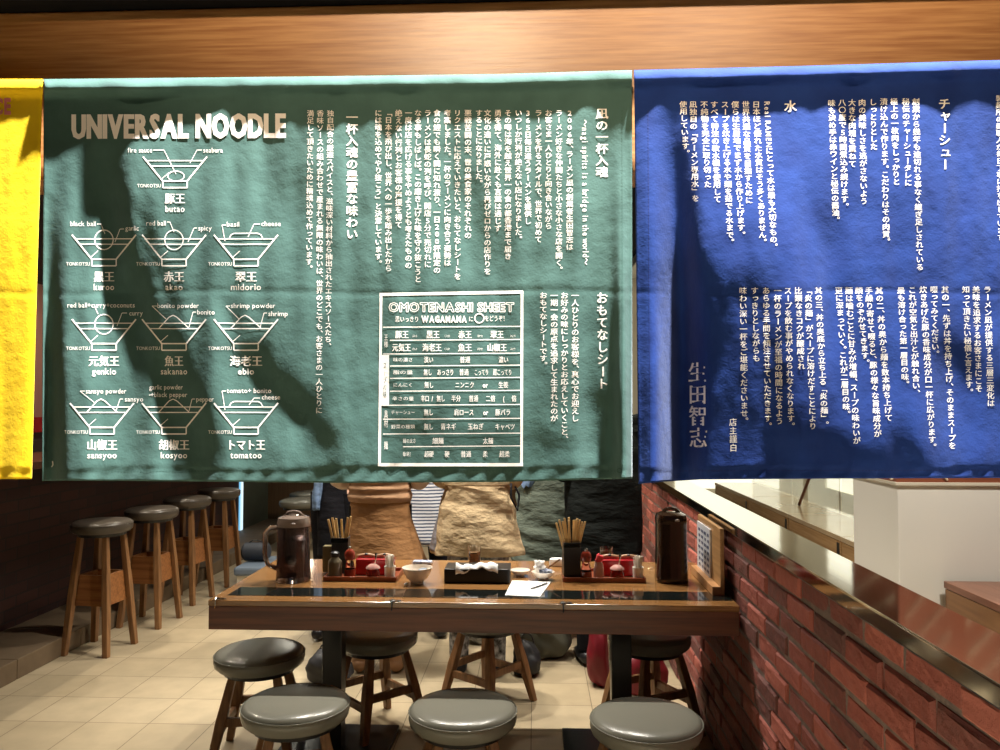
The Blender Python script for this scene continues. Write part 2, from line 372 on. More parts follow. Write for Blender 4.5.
# crease at mid height and puckers above the bottom hem
cr = 291+2*np.sin(UU*.02)
G += -.14*np.exp(-((VV-cr)/2.2)**2)+.12*np.exp(-((VV-cr-5)/2.5)**2)
hem = 470+2*np.sin(UU*.03)
G += -.28*np.exp(-((VV-hem)/2)**2)
pk = np.clip((VV-hem+6)/10, 0, 1)
G += pk*.13*np.sin((UU+(VV-460)*1.0)*.26+1.5*np.sin(UU*.05))
m_per = YN/F*DP
H = np.cumsum(G, axis=0)*m_per
T = (VV-top_at(UU))*YN/F
Tc = np.clip(T, 0, None)
base = np.array([np.interp(0, T[:, i], H[:, i]) for i in range(H.shape[1])])
H = H-base[None, :]
mean = H[-1:, :].copy()
k = np.ones(41)/41
mean = np.convolve(np.pad(mean[0], 20, mode='edge'), k, mode='valid')
H = H-.75*mean[None, :]*np.clip(T/.8, 0, 1)
LA = .2
# the rod pocket: a roll of cloth at the top, its size set along the width
Hs = H.copy()
Hroll = np.zeros(H.shape[1])
for i in range(H.shape[1]):
    ye = np.interp(us[i], shx, shy); tt = (ye-top_at(us[i]))*YN/F
    he = np.interp(ye, vs_, H[:, i]); Hroll[i] = max(he+LA*(tt-.022), .010)
prof = np.where(Tc < .02, np.sqrt(np.clip(1-((Tc-.02)/.0205)**2, 0, 1)), np.clip(1-(Tc-.02)/.022, 0, 1)**1.5)
fade = np.clip(Tc/.04, 0, 1)
H = H*fade+Hroll[None, :]*prof
H[T < 0] = 0
def Hat(px, py):
    fx = np.clip((px-U0)/DP, 0, len(us)-1.001); fy = np.clip((py-V0)/DP, 0, len(vs_)-1.001)
    ix = fx.astype(int); iy = fy.astype(int); ax = fx-ix; ay = fy-iy
    return H[iy, ix]*(1-ax)*(1-ay)+H[iy, ix+1]*ax*(1-ay)+H[iy+1, ix]*(1-ax)*ay+H[iy+1, ix+1]*ax*ay
def to_world(px, py, lift=0.0):
    px = np.asarray(px, float); py = np.asarray(py, float)
    Y = YN-Hat(px, py)-lift
    c = np.stack([(px-500)/F, -(py-375)/F, -np.ones_like(px)], 1)
    d = c@RN.T
    t = Y/d[:, 1]
    P = d*t[:, None]; P[:, 2] += CH
    return P
def cloth_mat(name, c1, c2):
    m = mat(name, c1, .85, noise=c2, nscale=14, sheen=.08, spec=.2)
    nt = m.node_tree; b = nt.nodes['Principled BSDF']; tc = nt.nodes['Texture Coordinate']
    n = nt.nodes.new('ShaderNodeTexNoise'); n.inputs['Scale'].default_value = 260; n.inputs['Detail'].default_value = 3
    n2 = nt.nodes.new('ShaderNodeTexNoise'); n2.inputs['Scale'].default_value = 45; n2.inputs['Detail'].default_value = 5
    nt.links.new(tc.outputs['Object'], n.inputs['Vector']); nt.links.new(tc.outputs['Object'], n2.inputs['Vector'])
    bp = nt.nodes.new('ShaderNodeBump'); bp.inputs['Strength'].default_value = .25; bp.inputs['Distance'].default_value = .0015
    bp2 = nt.nodes.new('ShaderNodeBump'); bp2.inputs['Strength'].default_value = .24; bp2.inputs['Distance'].default_value = .006
    nt.links.new(n.outputs['Fac'], bp.inputs['Height']); nt.links.new(n2.outputs['Fac'], bp2.inputs['Height'])
    nt.links.new(bp2.outputs[0], bp.inputs['Normal']); nt.links.new(bp.outputs[0], b.inputs['Normal'])
    return m
M['green'] = cloth_mat('green_cloth', sr(60, 85, 77), sr(70, 97, 88))
M['blue'] = cloth_mat('blue_cloth', sr(18, 41, 98), sr(25, 52, 114))
M['yellow'] = cloth_mat('yellow_cloth', sr(232, 186, 10), sr(240, 196, 20))
M['print'] = mat('white_print', sr(240, 228, 214), .7)
def cloth(name, label, cm, xl, xr, bot, panel='panel'):
    """xl, xr, bot: functions giving left edge, right edge (of y) and bottom (of x)"""
    r = empty(name, label, 'noren curtain', (0, 0, 0), group=None)
    nu = int(abs(xr(300)-xl(300))/2); nv = 205
    px = np.zeros((nv+1, nu+1)); py = np.zeros((nv+1, nu+1))
    for j in range(nv+1):
        for i in range(nu+1):
            fy = j/nv; y0 = 75+fy*400; a = xl(y0); bb = xr(y0); x = a+(bb-a)*i/nu
            px[j, i] = x; t0 = top_at(x); py[j, i] = t0+(bot(x)-t0)*fy
    P = to_world(px.ravel(), py.ravel())
    W = nu+1
    fs = [(j*W+i, (j+1)*W+i, (j+1)*W+i+1, j*W+i+1) for j in range(nv) for i in range(nu)]
    me = bpy.data.meshes.new(panel); me.from_pydata(P.tolist(), [], fs); me.materials.append(cm)
    me.polygons.foreach_set('use_smooth', [True]*len(fs))
    o = bpy.data.objects.new(panel, me); COL.objects.link(o); o.parent = r
    s = o.modifiers.new('thick', 'SOLIDIFY'); s.thickness = .0016; s.offset = -1
    return r
lerp = lambda a, b: (lambda y: np.interp(y, (75, 475), (a, b)))
green = cloth('noren_curtain', 'green noren curtain with white bowl drawings, writing and a framed chart', M['green'], lerp(43.5, 43), lerp(632, 632.5), lambda x: np.interp(x, (40, 60, 200, 350, 500, 632), (481, 480.5, 481.5, 483, 482, 478.5)))
yellow = cloth('noren_curtain', 'bright yellow noren curtain at the left edge of the photo', M['yellow'], lerp(-58, -58), lerp(42.5, 31.5), lambda x: 479.0)
blue = cloth('noren_curtain', 'deep blue noren curtain with columns of white writing', M['blue'], lerp(634, 638.5), lerp(1096, 1096), lambda x: np.interp(x, (636, 660, 700, 850, 1000, 1100), (484, 482, 479.5, 478.5, 478, 478)))
# ---- glyphs
GC = {}
def raw_glyph(ch, off):
    c = bpy.data.curves.new('g', 'FONT'); c.body = ch; c.size = 1; c.resolution_u = 2; c.offset = off
    o = bpy.data.objects.new('g', c); COL.objects.link(o)
    bpy.context.view_layer.update()
    dg = bpy.context.evaluated_depsgraph_get()
    me = o.evaluated_get(dg).to_mesh()
    v = [(a.co.x, a.co.y) for a in me.vertices]; f = [tuple(p.vertices) for p in me.polygons]
    o.evaluated_get(dg).to_mesh_clear()
    bpy.data.objects.remove(o); bpy.data.curves.remove(c)
    return v, f
def glyph(ch, off=.0):
    k = (ch, off)
    if k not in GC: GC[k] = raw_glyph(ch, off)
    return GC[k]
v, f = raw_glyph('国', 0)
kx = [a[0] for a in v]; ky = [a[1] for a in v]
EM = max(max(kx)-min(kx), max(ky)-min(ky))/.86
CX, CY = (max(kx)+min(kx))/2, (max(ky)+min(ky))/2
class Ink:
    def __init__(s): s.v = []; s.f = []
    def add(s, pts, fs):
        o = len(s.v); s.v += pts; s.f += [tuple(i+o for i in q) for q in fs]
    def cell(s, ch, cx, cy, w, h, rot=False, off=.018, center='cjk', dx=0, dy=0):
        v, f = glyph(ch, off if center == 'lat' else 0)
        if not v: return
        if center == 'cjk': ox, oy = CX, CY
        else:
            xs = [a[0] for a in v]; ox = (max(xs)+min(xs))/2; oy = CY
        pts = []
        for (x, y) in v:
            a, bq = (x-ox)/EM, (y-oy)/EM
            if rot: a, bq = bq, -a
            pts.append((cx+(a+dx)*w, cy-(bq+dy)*h))
        if center == 'cjk' and off > .001:
            s.add([(x-off*w*.8, y) for x, y in pts], f); s.add([(x+off*w*.8, y) for x, y in pts], f); s.add([(x, y-off*h*.5) for x, y in pts], f)
        else: s.add(pts, f)
    def vcol(s, text, xt, yt, xb, yb, w=9, off=.018):
        cells = []
        for ch in text:
            if ch == ' ': cells.append(.35)
            elif ch.isascii() and ch.isalpha(): cells.append(.36 if ch in 'ilIjtr' else .86 if ch in 'M' else .70 if ch.isupper() else .60)
            elif ch in '、。': cells.append(.75)
            else: cells.append(1.0)
        tot = sum(cells); pit = (yb-yt)/tot; y = yt
        for ch, a in zip(text, cells):
            cy = y+a*pit/2; y += a*pit
            cx = xt+(xb-xt)*(cy-yt)/(yb-yt)
            if ch == ' ': continue
            if ch.isascii() and ch.isalpha(): s.cell(ch, cx, cy, w*.98, pit*.98, True, .005, 'lat')
            elif ch in 'ー〜「」': s.cell(ch, cx, cy, w, pit, True, off)
            elif ch in '、。': s.cell(ch, cx, cy, w, pit, False, off, dx=.62, dy=.45)
            elif ch in 'っゃゅょッャュョ': s.cell(ch, cx, cy, w, pit, False, off, dx=.08, dy=.06)
            elif ch.isdigit(): s.cell(ch, cx, cy, w*1.15, pit, False, .008, 'lat')
            else: s.cell(ch, cx, cy, w, pit, False, off)
    def hrow(s, text, cx, cy, width, h, off=.018, slope=0, heavy=0):
        adv = []
        for ch in text:
            v, f = glyph(ch, off)
            if ch == ' ' or not v: adv.append((.3, 0)); continue
            if ord(ch) > 0x2000: adv.append((1.0, CX/EM)); continue
            xs = [a[0] for a in v]; adv.append(((max(xs)-min(xs))/EM+.09, (max(xs)+min(xs))/2/EM))
        tot = sum(a[0] for a in adv); k = width/tot; x = cx-width/2
        for ch, (a, c) in zip(text, adv):
            xc = x+a*k/2; x += a*k
            cj = ord(ch) > 0x2000
            v, f = glyph(ch, 0 if cj else off)
            if not v: continue
            pts = [(xc+(p[0]/EM-c)*k, cy+slope*(xc-cx)-(p[1]-CY)/EM*h) for p in v]
            if (cj and off > .001) or heavy:
                o2 = heavy or off*.7
                for q in (-1, 0, 1): s.add([(x+q*o2*k, y) for x, y in pts], f)
            else: s.add(pts, f)
    def line(s, x0, y0, x1, y1, w):
        L = math.hypot(x1-x0, y1-y0); n = max(1, int(L/4)); nx, ny = -(y1-y0)/L*w/2, (x1-x0)/L*w/2
        pts = []
        for k in range(n+1):
            x = x0+(x1-x0)*k/n; y = y0+(y1-y0)*k/n; pts += [(x+nx, y+ny), (x-nx, y-ny)]
        s.add(pts, [(2*k, 2*k+1, 2*k+3, 2*k+2) for k in range(n)])
    def poly(s, P, w, closed=False):
        if closed: P = P+[P[0]]
        for a, c in zip(P, P[1:]): s.line(a[0], a[1], c[0], c[1], w)
    def ell(s, cx, cy, rx, ry, w, n=24):
        s.poly([(cx+rx*math.cos(2*PI*i/n), cy+ry*math.sin(2*PI*i/n)) for i in range(n)], w, True)
    def rect(s, x0, y0, x1, y1):
        n = max(1, int((y1-y0)/4)); m = max(1, int((x1-x0)/4)); pts = []
        for j in range(n+1):
            for i in range(m+1): pts.append((x0+(x1-x0)*i/m, y0+(y1-y0)*j/n))
        s.add(pts, [(j*(m+1)+i, (j+1)*(m+1)+i, (j+1)*(m+1)+i+1, j*(m+1)+i+1) for j in range(n) for i in range(m)])
    def outline(s, text, x0, x1, cy, h, w):
        tmp = Ink(); tmp.hrow(text, (x0+x1)/2, cy, x1-x0, h, .03)
        cnt = {}
        for f in tmp.f:
            for a, c in zip(f, f[1:]+f[:1]):
                k = (min(a, c), max(a, c)); cnt[k] = cnt.get(k, 0)+1
        for (a, c), n in cnt.items():
            if n == 1:
                p, q = tmp.v[a], tmp.v[c]
                if math.hypot(p[0]-q[0], p[1]-q[1]) > .05: s.line(p[0], p[1], q[0], q[1], w)
    def build(s, name, parent, m=None, lift=.0009):
        a = np.array(s.v); P = to_world(a[:, 0], a[:, 1], lift)
        me = bpy.data.meshes.new(name); me.from_pydata(P.tolist(), [], s.f); me.materials.append(m or M['print'])
        bm = bmesh.new(); bm.from_mesh(me)
        for fc in bm.faces:
            if fc.normal.y > 0: fc.normal_flip()
        bm.to_mesh(me); bm.free()
        o = bpy.data.objects.new(name, me); COL.objects.link(o); o.parent = parent
        return o
# title
I = Ink(); I.hrow('UNIVERSAL NOODLE', 178.7, 125.6, 215, 33.5, .03, -.005, .035); I.build('title_print', green, None, .0018)
# bowls
I = None
def bowl(cx, ry, kind, kanji, roma, kw, rw):
    global I
    if I: I.build('bowl_drawing', green)
    I = Ink()
    I.poly([(cx-32, ry), (cx-12.2, ry+24.4)], 1.5); I.poly([(cx+32, ry), (cx+12.2, ry+24.4)], 1.5)
    I.poly([(cx-12.2, ry+24.4), (cx+12.2, ry+24.4), (cx+12.2, ry+31), (cx-12.2, ry+31)], 1.3, True)
    I.line(cx-28.5, ry+4, cx+28.5, ry+4, 1.0); I.line(cx-24, ry+9.4, cx+24, ry+9.4, 1.0)
    I.line(cx-14, ry+23, cx-6, ry+16, .7)
    if kind == 'ell': I.ell(cx+1, ry+19.5, 8.2, 5, 1.0)
    if kind == 'circ': I.ell(cx, ry+5, 9.2, 9.8, 1.0)
    if kind == 'flat': I.poly([(cx-17, ry+4), (cx-15, ry), (cx-12, ry-1.5), (cx+12, ry-1.5), (cx+15, ry), (cx+17, ry+4)], 1.0)
    if kind == 'mound': I.poly([(cx-15, ry+9), (cx-5, ry-2), (cx-1, ry-4), (cx+3, ry-2), (cx+15, ry+9)], 1.0)
    I.hrow(kanji, cx, ry+42, kw, 11.5, .05); I.hrow(roma, cx, ry+52, rw, 9, .012)
    I.hrow('TONKOTSU', cx-26, ry+29, 24, 5, .0)
def lab(t, cx, cy, w, P, h=7): I.hrow(t, cx, cy, w, h, .004); I.poly(P, .7)
bowl(175, 156.6, 'ell', '豚王', 'butao', 20.5, 20)
lab('fire sauce', 140, 150, 25, [(153, 150), (164, 150), (176, 174)]); lab('seabura', 213, 150, 20, [(202, 150), (197, 150), (190, 163)])
bowl(104, 234.8, 'circ', '黒王', 'kuroo', 21, 21); lab('black ball', 83, 223.5, 26, [(97, 224), (101, 224), (105, 234)]); lab('garlic', 132, 228, 14, [(124, 229), (120, 229), (115, 242)])
bowl(174, 234.8, 'circ', '赤王', 'akao', 21, 18); lab('red ball', 156, 223, 20, [(167, 222), (170, 222), (174, 232)]); lab('spicy', 205, 228, 14, [(197, 228), (194, 228), (188, 242)])
bowl(246, 234.8, 'flat', '翠王', 'midorio', 22, 31); lab('basil', 233, 224, 13, [(226, 225), (222, 225), (225, 241)]); lab('cheese', 271, 223.5, 20, [(260, 224), (254, 224), (248, 237)])
bowl(104, 319.2, 'circ', '元気王', 'genkio', 31, 25); lab('red ball+curry+coconuts', 101, 305, 68, [(95, 307), (98, 314)]); lab('curry', 136, 313, 14, [(127, 313), (122, 313), (117, 326)])
bowl(174, 319.2, 'mound', '魚王', 'sakanao', 19, 27); lab('bonito powder', 178, 305.5, 42, [(157, 306), (152, 306), (166, 319)]); lab('bonito', 206, 312, 18, [(196, 312), (193, 312), (189, 327)])
bowl(246, 319.2, 'mound', '海老王', 'ebio', 33, 17); lab('shrimp powder', 253, 305.5, 45, [(230, 306), (226, 306), (239, 319)]); lab('shrimp', 278, 313.5, 20, [(267, 313), (264, 313), (260, 328)])
bowl(102, 403, 'mound', '山椒王', 'sansyoo', 31, 30); lab('sansyo powder', 106, 391, 41, [(85, 391), (80, 391), (95, 403)]); lab('sansyo', 134, 399, 19, [(123, 399), (120, 399), (116, 411)])
bowl(174, 403, 'mound', '胡椒王', 'kosyoo', 31, 27); lab('garlic powder', 166, 387, 34, [(149, 395), (152, 395)]); I.hrow('+black pepper', 169, 394.5, 37, 7, .004); lab('pepper', 205, 399, 18, [(195, 399), (192, 399), (189, 411)])
bowl(246, 403, 'flat', 'トマト王', 'tomatoo', 39, 32); lab('tomato+ bonito', 249, 390.5, 45, [(226, 391), (222, 391), (225, 410)]); lab('cheese', 271, 397, 19, [(260, 398), (254, 398), (249, 405)])
I.build('bowl_drawing', green)
# green writing
I = Ink()
I.vcol('凪の一杯入魂', 602, 108, 602, 178, 13, .03)
I.vcol('〜nagi spirits is a bridge in the world〜', 585, 119.5, 586, 265, 9, .02)
g1 = [('2006年、ラーメン凪の創業者生田智志は',569.7,250.6),('ラーメン好きな仲間たちと小さな小さな店を開く。',559,271.7),('お客さま一人ひとりと向き合いながら',548.6,229.5),('ラーメンを作るスタイルで、世界で初めて',538.5,243),
('365日毎日違うラーメンを提供し',528,224.7),('いつしか行列が絶えない店になりました。',518.5,241),('その噂は海を越え世界一の食の都香港まで届き',508,260),('勇を得て、海外に赴くも言葉は通じず',498,232),('文化の違いに戸惑いながら再びゼロからの店作りを',487.5,275),
('することになりました。',479,185),('悪戦苦闘の末、世の美食家のそれぞれの',468,239),('リクエストに応えていきたいと、おもてなしシートを',457.5,280),('考案しました。一杯のラーメンに向き合う姿勢は',447.5,266.4),('食の鯉でも瞬く間に知れ渡り、一日200杯限定の',437,273.8),
('ラーメンは長蛇の列を呼び、開店5分で売切れに',427.7,268),('なる事もしばしば。この磨き上げた味を守り抜こうと',418,283),('一度は店を広げる事をやめようとも考えたものの',408.5,269),('絶えない行列とお客様の声援を得て',398.7,228.5),('「日本を飛び出し、世界への一歩を踏み出したから',388.5,272),('には魂を込めてやり抜こう」と決意しています。',378.4,265.6)]
for t, x, yb in g1: I.vcol(t, x, 109.5, x, yb, 7.6, .016)
I.vcol('一杯入魂の豊富な味わい', 352, 111.7, 352, 240, 12.5, .03)
I.vcol('独自配合の厳選スパイスと、滋味深い材料から抽出されたエキスソースたち、', 330.5, 110, 328, 348, 7.4, .016)
I.vcol('香味ソースの組み合わせで産まれる無限の味わいは、世界のどこでも、お客さまの一人ひとりに', 320.3, 110, 319, 414, 7.4, .016)
I.vcol('満足して頂きたいために精魂込めて作っています。', 310.5, 110, 309, 270.5, 7.4, .016)
I.vcol('おもてなしシート', 602, 292, 603, 390, 12, .03)
for t, x, yb in (('一人ひとりのお客様を、真心でお迎えし',575.2,422),('お好みの味にしっかりとお応えしていくこと、',564.5,441),('一期一会の原点を追求して生まれたのが',554.2,422),('おもてなしシートです。',543.4,367)): I.vcol(t, x, 292, x, yb, 8, .02)
I.build('printed_writing', green)
# chart
I = Ink()
I.line(379.5, 294.5, 523, 292, 3.0); I.line(522, 291, 521.5, 466, 2.6); I.line(378, 464.7, 523, 464.7, 3.2); I.line(381, 293, 379.5, 466, 2.6)
for y, xa in ((327.2, 383), (340.3, 390), (354, 383), (366, 390), (378.3, 390), (391.2, 390), (405.3, 383), (419.2, 383), (434, 383), (446.7, 403)):
    I.line(xa, y, 521, y-.9, .9)
I.rect(380, 355, 389, 405.5)
I.outline('OMOTENASHI SHEET', 388.4, 514.5, 307.0, 12.5, .75)
I.hrow('思いっきり', 407, 319.2, 24, 6.5, .02); I.hrow('WAGAMAMA', 444, 319, 46, 9, .05); I.hrow('に', 471, 319, 5, 6, .02); I.ell(479.3, 318.2, 4.6, 4.6, 1.1); I.hrow('をどうぞ！', 496, 318.5, 23, 6.5, .02)
def row(y, items, h=7, off=.03):
    for t, x, w in items: I.hrow(t, x, y, w, h, off)
row(334.6, (('豚王',402,13.5),('黒王',433,13.5),('赤王',465,13.5),('翠王',497,13.5)), 8.5, .05)
row(347.6, (('元気王',401.5,19),('海老王',432,19.5),('魚王',465,14),('山椒王',497,20)), 8.5, .05)
for y in (336, 349): row(y, (('ぶたお' if y < 340 else 'げんき',414.8,5),('くろお',447,5.5),('あかお',480,5.5),('みどり',513,5.5)), 3, .0)
row(359.8, (('味の濃さ',403,20),), 4.5, 0); row(359.8, (('淡い',428.7,9.5),('普通',465,10.5),('濃い',503.5,10)))
row(372.3, (('脂の量',403,20),), 4.5, 0); row(372.3, (('無し',427.8,8.5),('あっさり',445.5,17),('普通',464,9.5),('こってり',481.5,14.5),('超こってり',502.5,19)))
row(385, (('にんにく',403,20),), 4.5, 0); row(385, (('無し',429,9.5),('ニンニク',464.7,19.5),('or',485.2,5.5),('生姜',503.3,10)))
row(398.6, (('辛さの量',403,22),), 4.5, 0); row(398.6, (('辛口',425,8.5),('/',432.3,2),('無し',440.8,8.5),('半分',456,9.5),('普通',473.5,9.5),('二倍',490.5,9.5),('(',503.8,1.6),('倍',514,5)))
row(412.4, (('チャーシュー',403,24),), 4.5, 0); row(412.4, (('無し',428.6,9.5),('肩ロース',464,20),('or',485.7,5.5),('豚バラ',503,15.5)))
row(426.7, (('野菜の種類',403,24),), 4.5, 0); row(426.7, (('無し',428.6,9.5),('青ネギ',448.4,15.5),('玉ねぎ',475.6,16),('キャベツ',505,20)))
row(441, (('麺の太さ',409.5,13),), 5, 0); row(441, (('細麺',438,11.5),('太麺',488,10.5)))
row(454.2, (('麺の硬さ',407,8),), 5, 0); row(454.2, (('超硬',429,9.5),('硬',447,5),('普通',466,10.5),('柔',485.2,5),('超柔',504.5,10.5)))
I.vcol('王様', 386, 334, 386, 348, 4, 0); I.vcol('具材', 386, 410, 386, 428, 4, 0); I.vcol('麺', 386, 441, 386, 450, 4, 0)
I.build('framed_chart', green)
I = Ink(); I.vcol('スープの味', 384.8, 362, 384.8, 398, 4, 0); I.build('chart_heading', green, M['green'], .0014)
# blue writing
I = Ink()
I.cell('水', 790.4, 106.5, 13, 12.5, off=.03)
bl = [('Real RAMENにとって水は最も大切なもの。',767,101,774,248.8),('日本ほど優れた水質はそう多くありません。',756,101,763,244),('世界共通な品質を目指すために',745.6,101,749.3,204),('僕らは生産地でまず水から作り上げます。',735,101,741.6,236.8),('スープを炊き上げる水や麺を茹でる水まで。',724.8,101,730.4,244),
('すべて特注の軟水機を使用して',714,101,717.6,203),('不純物を完全に取り切った',704,101,708,188),('凪独自の「ラーメン専用水」を',693,101,695.5,202),('使用しています。',683,101,686,155),
('創業から幾年も途切れる事なく継ぎ足しされている',915.8,98,920,271),('秘伝のチャーシュータレに',905.6,98,908.4,186.4),('極上の一枚肉をしっかりと',894,98,896.5,185.5),('漬け込んで作ります。こだわりはその肉質。',883.7,98,886.4,243.7),('しっとりとした',873,98.5,874,150.3),
('肉の美味しさを逃がさないよう',862,99,864,205),('大きな肉塊を重ねて',852,99,852.5,167.8),('八〇度で5時間煮込み続けます。',842,99,845,208.5),('味も決め手は赤ワインと秘伝の醤油。',831.5,99.5,836,221.9),('製麺所の麺職人が毎日丁寧に打ち出しています。',999.5,95,1001,246),
('ラーメン凪が提供する三層三変化は',987.3,286,991,407),('美味を追求するお客さまにこそ',976,286,979,392.5),('知って頂きたい秘儀と言えます。',965.8,286,969.4,394),('其の一、先ずは丼を持ち上げ、そのままスープを',945,286,952.5,449.5),('啜ってみてください。',933.9,286,935.5,355.8),
('炊きあげた豚の香味成分が口一杯に広がります。',923,286,932.7,449),('これが空気と出汁とが触れ合い、',912,286.5,916.5,395),('最も溶け合った第一層目の味。',900.8,287,905.5,386),('其の二、丼の奥から麺を数本持ち上げて',878.8,287,889,421.7),('手繰り寄せて啜ると、豚の様々な旨味成分が',868.5,287,878,437.6),
('顔をのぞかせてきます。',858.5,287,866,364.7),('麺は噛むごとに甘みが増幅、スープの味わいが',848.6,287,857,444.5),('更に深まっていく。これが二層目の味。',838.5,287,847,416),('其の三、丼の奥底から立ち上る「炎の麺」。',818.3,287,825,426.7),('「炎の麺」がスープに溶けだすことにより',808,287,813,430),
('比類なきコクが醸成され',798,287,801.5,370),('スープを飲む事がやめられなくなります。',787.8,287,791,428),('一杯のラーメンが至福の時間になるよう',777.5,287,779.5,425),('あらゆる手間を傾注させていただきます。',766,287,768,428),('すっきりとしながらも',754.5,287,756.5,362),('味わい深い一杯をご堪能くださいませ。',743,287,744.5,423)]
for t, xa, ya, xb, yb in bl: I.vcol(t, xa, ya, xb, yb, 8.0, .018)
I.vcol('チャーシュー', 944.3, 98, 945, 170.5, 12.5, .03)
I.vcol('店主謹白', 733, 418, 733.5, 452, 8, .015)
I.vcol('生田智志', 697, 362, 698.5, 449, 19, .02)
I.build('printed_writing', blue)
# small pink mark on the yellow curtain
M['pinkprint'] = mat('pink_print', sr(214, 120, 110), .7)
I = Ink(); I.hrow('CE', 2, 106, 19, 22, .045); I.build('printed_mark', yellow, M['pinkprint'])
# stitch rows
M['stitch_g'] = mat('green_thread', sr(40, 72, 60), .8); M['stitch_b'] = mat('blue_thread', sr(12, 22, 80), .8)
def stitches(x0, y0, x1, y1, I):
    L = math.hypot(x1-x0, y1-y0); n = int(L/3.2)
    for k in range(n):
        a = k/n; c = (k+.6)/n; I.line(x0+(x1-x0)*a, y0+(y1-y0)*a, x0+(x1-x0)*c, y0+(y1-y0)*c, .55)
I = Ink(); stitches(622, 110, 622.5, 468, I); stitches(60, 471, 620, 471, I); I.build('stitching', green, M['stitch_g'], .0007)
I = Ink(); stitches(650, 471, 1000, 470, I); stitches(648, 110, 650, 468, I); I.build('stitching', blue, M['stitch_b'], .0007)
I = Ink()   # small stitched mark at the lower corner
I.ell(619.5, 470.5, 2.6, 2.2, .8, 10); I.build('corner_stitch', green, M['stitch_g'], .002)
I = Ink(); I.line(52.5, 461, 53, 465, 1.3); I.line(53, 465, 51.5, 467, .9); I.build('loose_thread', green, M['print'], .002)

# ------------------------------------------------------------------ stools
def make_stool(name, label, cat, H, r, bar, wd, leather):
    root = empty(name, label, cat)
    m = MB(); t = .068
    m.lathe([(.02, H-t), (r-.016, H-t), (r-.004, H-t+.012), (r, H-t+.03), (r-.001, H-.022), (r-.008, H-.009), (r-.02, H-.002), (r-.05, H+.002), (.02, H+.003)], 48)
    s = m.build('seat', M[leather], root, smooth=2)
    m = MB(); pr = r-.001
    m.tube([(pr*math.cos(a*PI/24), pr*math.sin(a*PI/24), H-.018) for a in range(49)], .0022, 6); m.build('piping', M[leather], s, smooth=True)
    m = MB(); m.lathe([(.02, H-t-.022), (r-.04, H-t-.022), (r-.034, H-t), (.02, H-t)], 32); m.build('seat_base', M['black'], root)
    zt = H-t-.02; rt = r*.68; rb = r*1.22 if not bar else r*1.12
    for k in range(4):
        a = PI/4+k*PI/2; p0 = Vector((rb*math.cos(a), rb*math.sin(a), 0)); p1 = Vector((rt*math.cos(a), rt*math.sin(a), zt))
        m = MB(); pm = p0.lerp(p1, .55)
        w0, wm, w1 = (.03, .042, .032) if not bar else (.034, .04, .03)
        ux = Vector((math.cos(a), math.sin(a), 0)); ux = Matrix.Rotation(PI/4, 3, 'Z') @ ux; uy = Vector((-ux.y, ux.x, 0))
        vs = []; 
        for p, w_ in ((p0, w0), (pm, wm), (p1, w1)):
            vs += [p+ux*c*w_/2+uy*d*w_/2 for c, d in ((-1,-1),(1,-1),(1,1),(-1,1))]
        fs = [(3,2,1,0), (8,9,10,11)]
        for q in range(2):
            for i in range(4): j = (i+1) % 4; fs.append((q*4+i, q*4+j, q*4+4+j, q*4+4+i))
        m.add(vs, fs); m.build('leg', M[wd], root, bevel=.004)
    for k in range(4):
        a = PI/4+k*PI/2; b_ = a+PI/2
        if bar:
            m = MB(); z0, z1 = .29, .47
            P = []
            for z in (z0, z1):
                rr = rb+(rt-rb)*z/zt-.012
                P += [Vector((rr*math.cos(a), rr*math.sin(a), z)), Vector((rr*math.cos(b_), rr*math.sin(b_), z))]
            n = Vector((math.cos((a+b_)/2), math.sin((a+b_)/2), 0))*.018
            vs = [P[0], P[1], P[3], P[2], P[0]-n, P[1]-n, P[3]-n, P[2]-n]
            m.add(vs, [(0,1,2,3),(7,6,5,4),(0,4,5,1),(1,5,6,2),(2,6,7,3),(3,7,4,0)]); m.build('apron', M['bar_wood'], root)
        else:
            z = .15 if k % 2 else .19; rr = rb+(rt-rb)*z/zt
            m = MB(); m.bar((rr*math.cos(a), rr*math.sin(a), z), (rr*math.cos(b_), rr*math.sin(b_), z), .018, .018, .034, .034); m.build('stretcher', M[wd], root)
    return root
bs = make_stool('bar_stool', 'nearest tall bar stool by the dark brick wall', 'bar stool', .79, .175, True, 'stool_wood', 'leather_dark')
bspots = [(102.5, 520, -.10), (152, 507.5, -.06), (187.5, 497, -.12), (219, 489, -.02)]
bl_ = ['nearest and largest tall bar stool by the dark brick wall', 'second bar stool from the camera in the row by the dark wall', 'third bar stool from the camera in the row by the dark wall', 'furthest bar stool of the four in the row, next to the blue light strip']
for k, (px, py, rz) in enumerate(bspots):
    p = atZ(px, py, .79)
    o = bs if k == 0 else dup(bs, (0,0,0), 0, bl_[k], None)
    o['label'] = bl_[k]; o['group'] = 'tall bar stools along the dark brick wall'; o.location = (p.x, p.y, 0); o.rotation_euler = (0,0,rz)
ls = make_stool('stool', 'x', 'stool', .45, .19, False, 'stool_wood', 'leather')
lspots = [(296, 699, .45, 'round grey leather stool in front of the table, leftmost of the front three', .35),
          (463, 704.5, .45, 'round grey leather stool in front of the table, middle of the front three', .2),
          (646, 714.5, .45, 'round grey leather stool in front of the table, nearest the brick wall', .5),
          (260, 648.5, .45, 'grey leather stool tucked under the left end of the table', .12)]
for k, (px, py, z, lb, rz) in enumerate(lspots):
    p = atZ(px, py, z); o = ls if k == 0 else dup(ls, (0,0,0), 0, lb)
    o['label'] = lb; o['group'] = 'low round stools around the table'; o.location = (p.x, p.y, 0); o.rotation_euler = (0,0,rz)
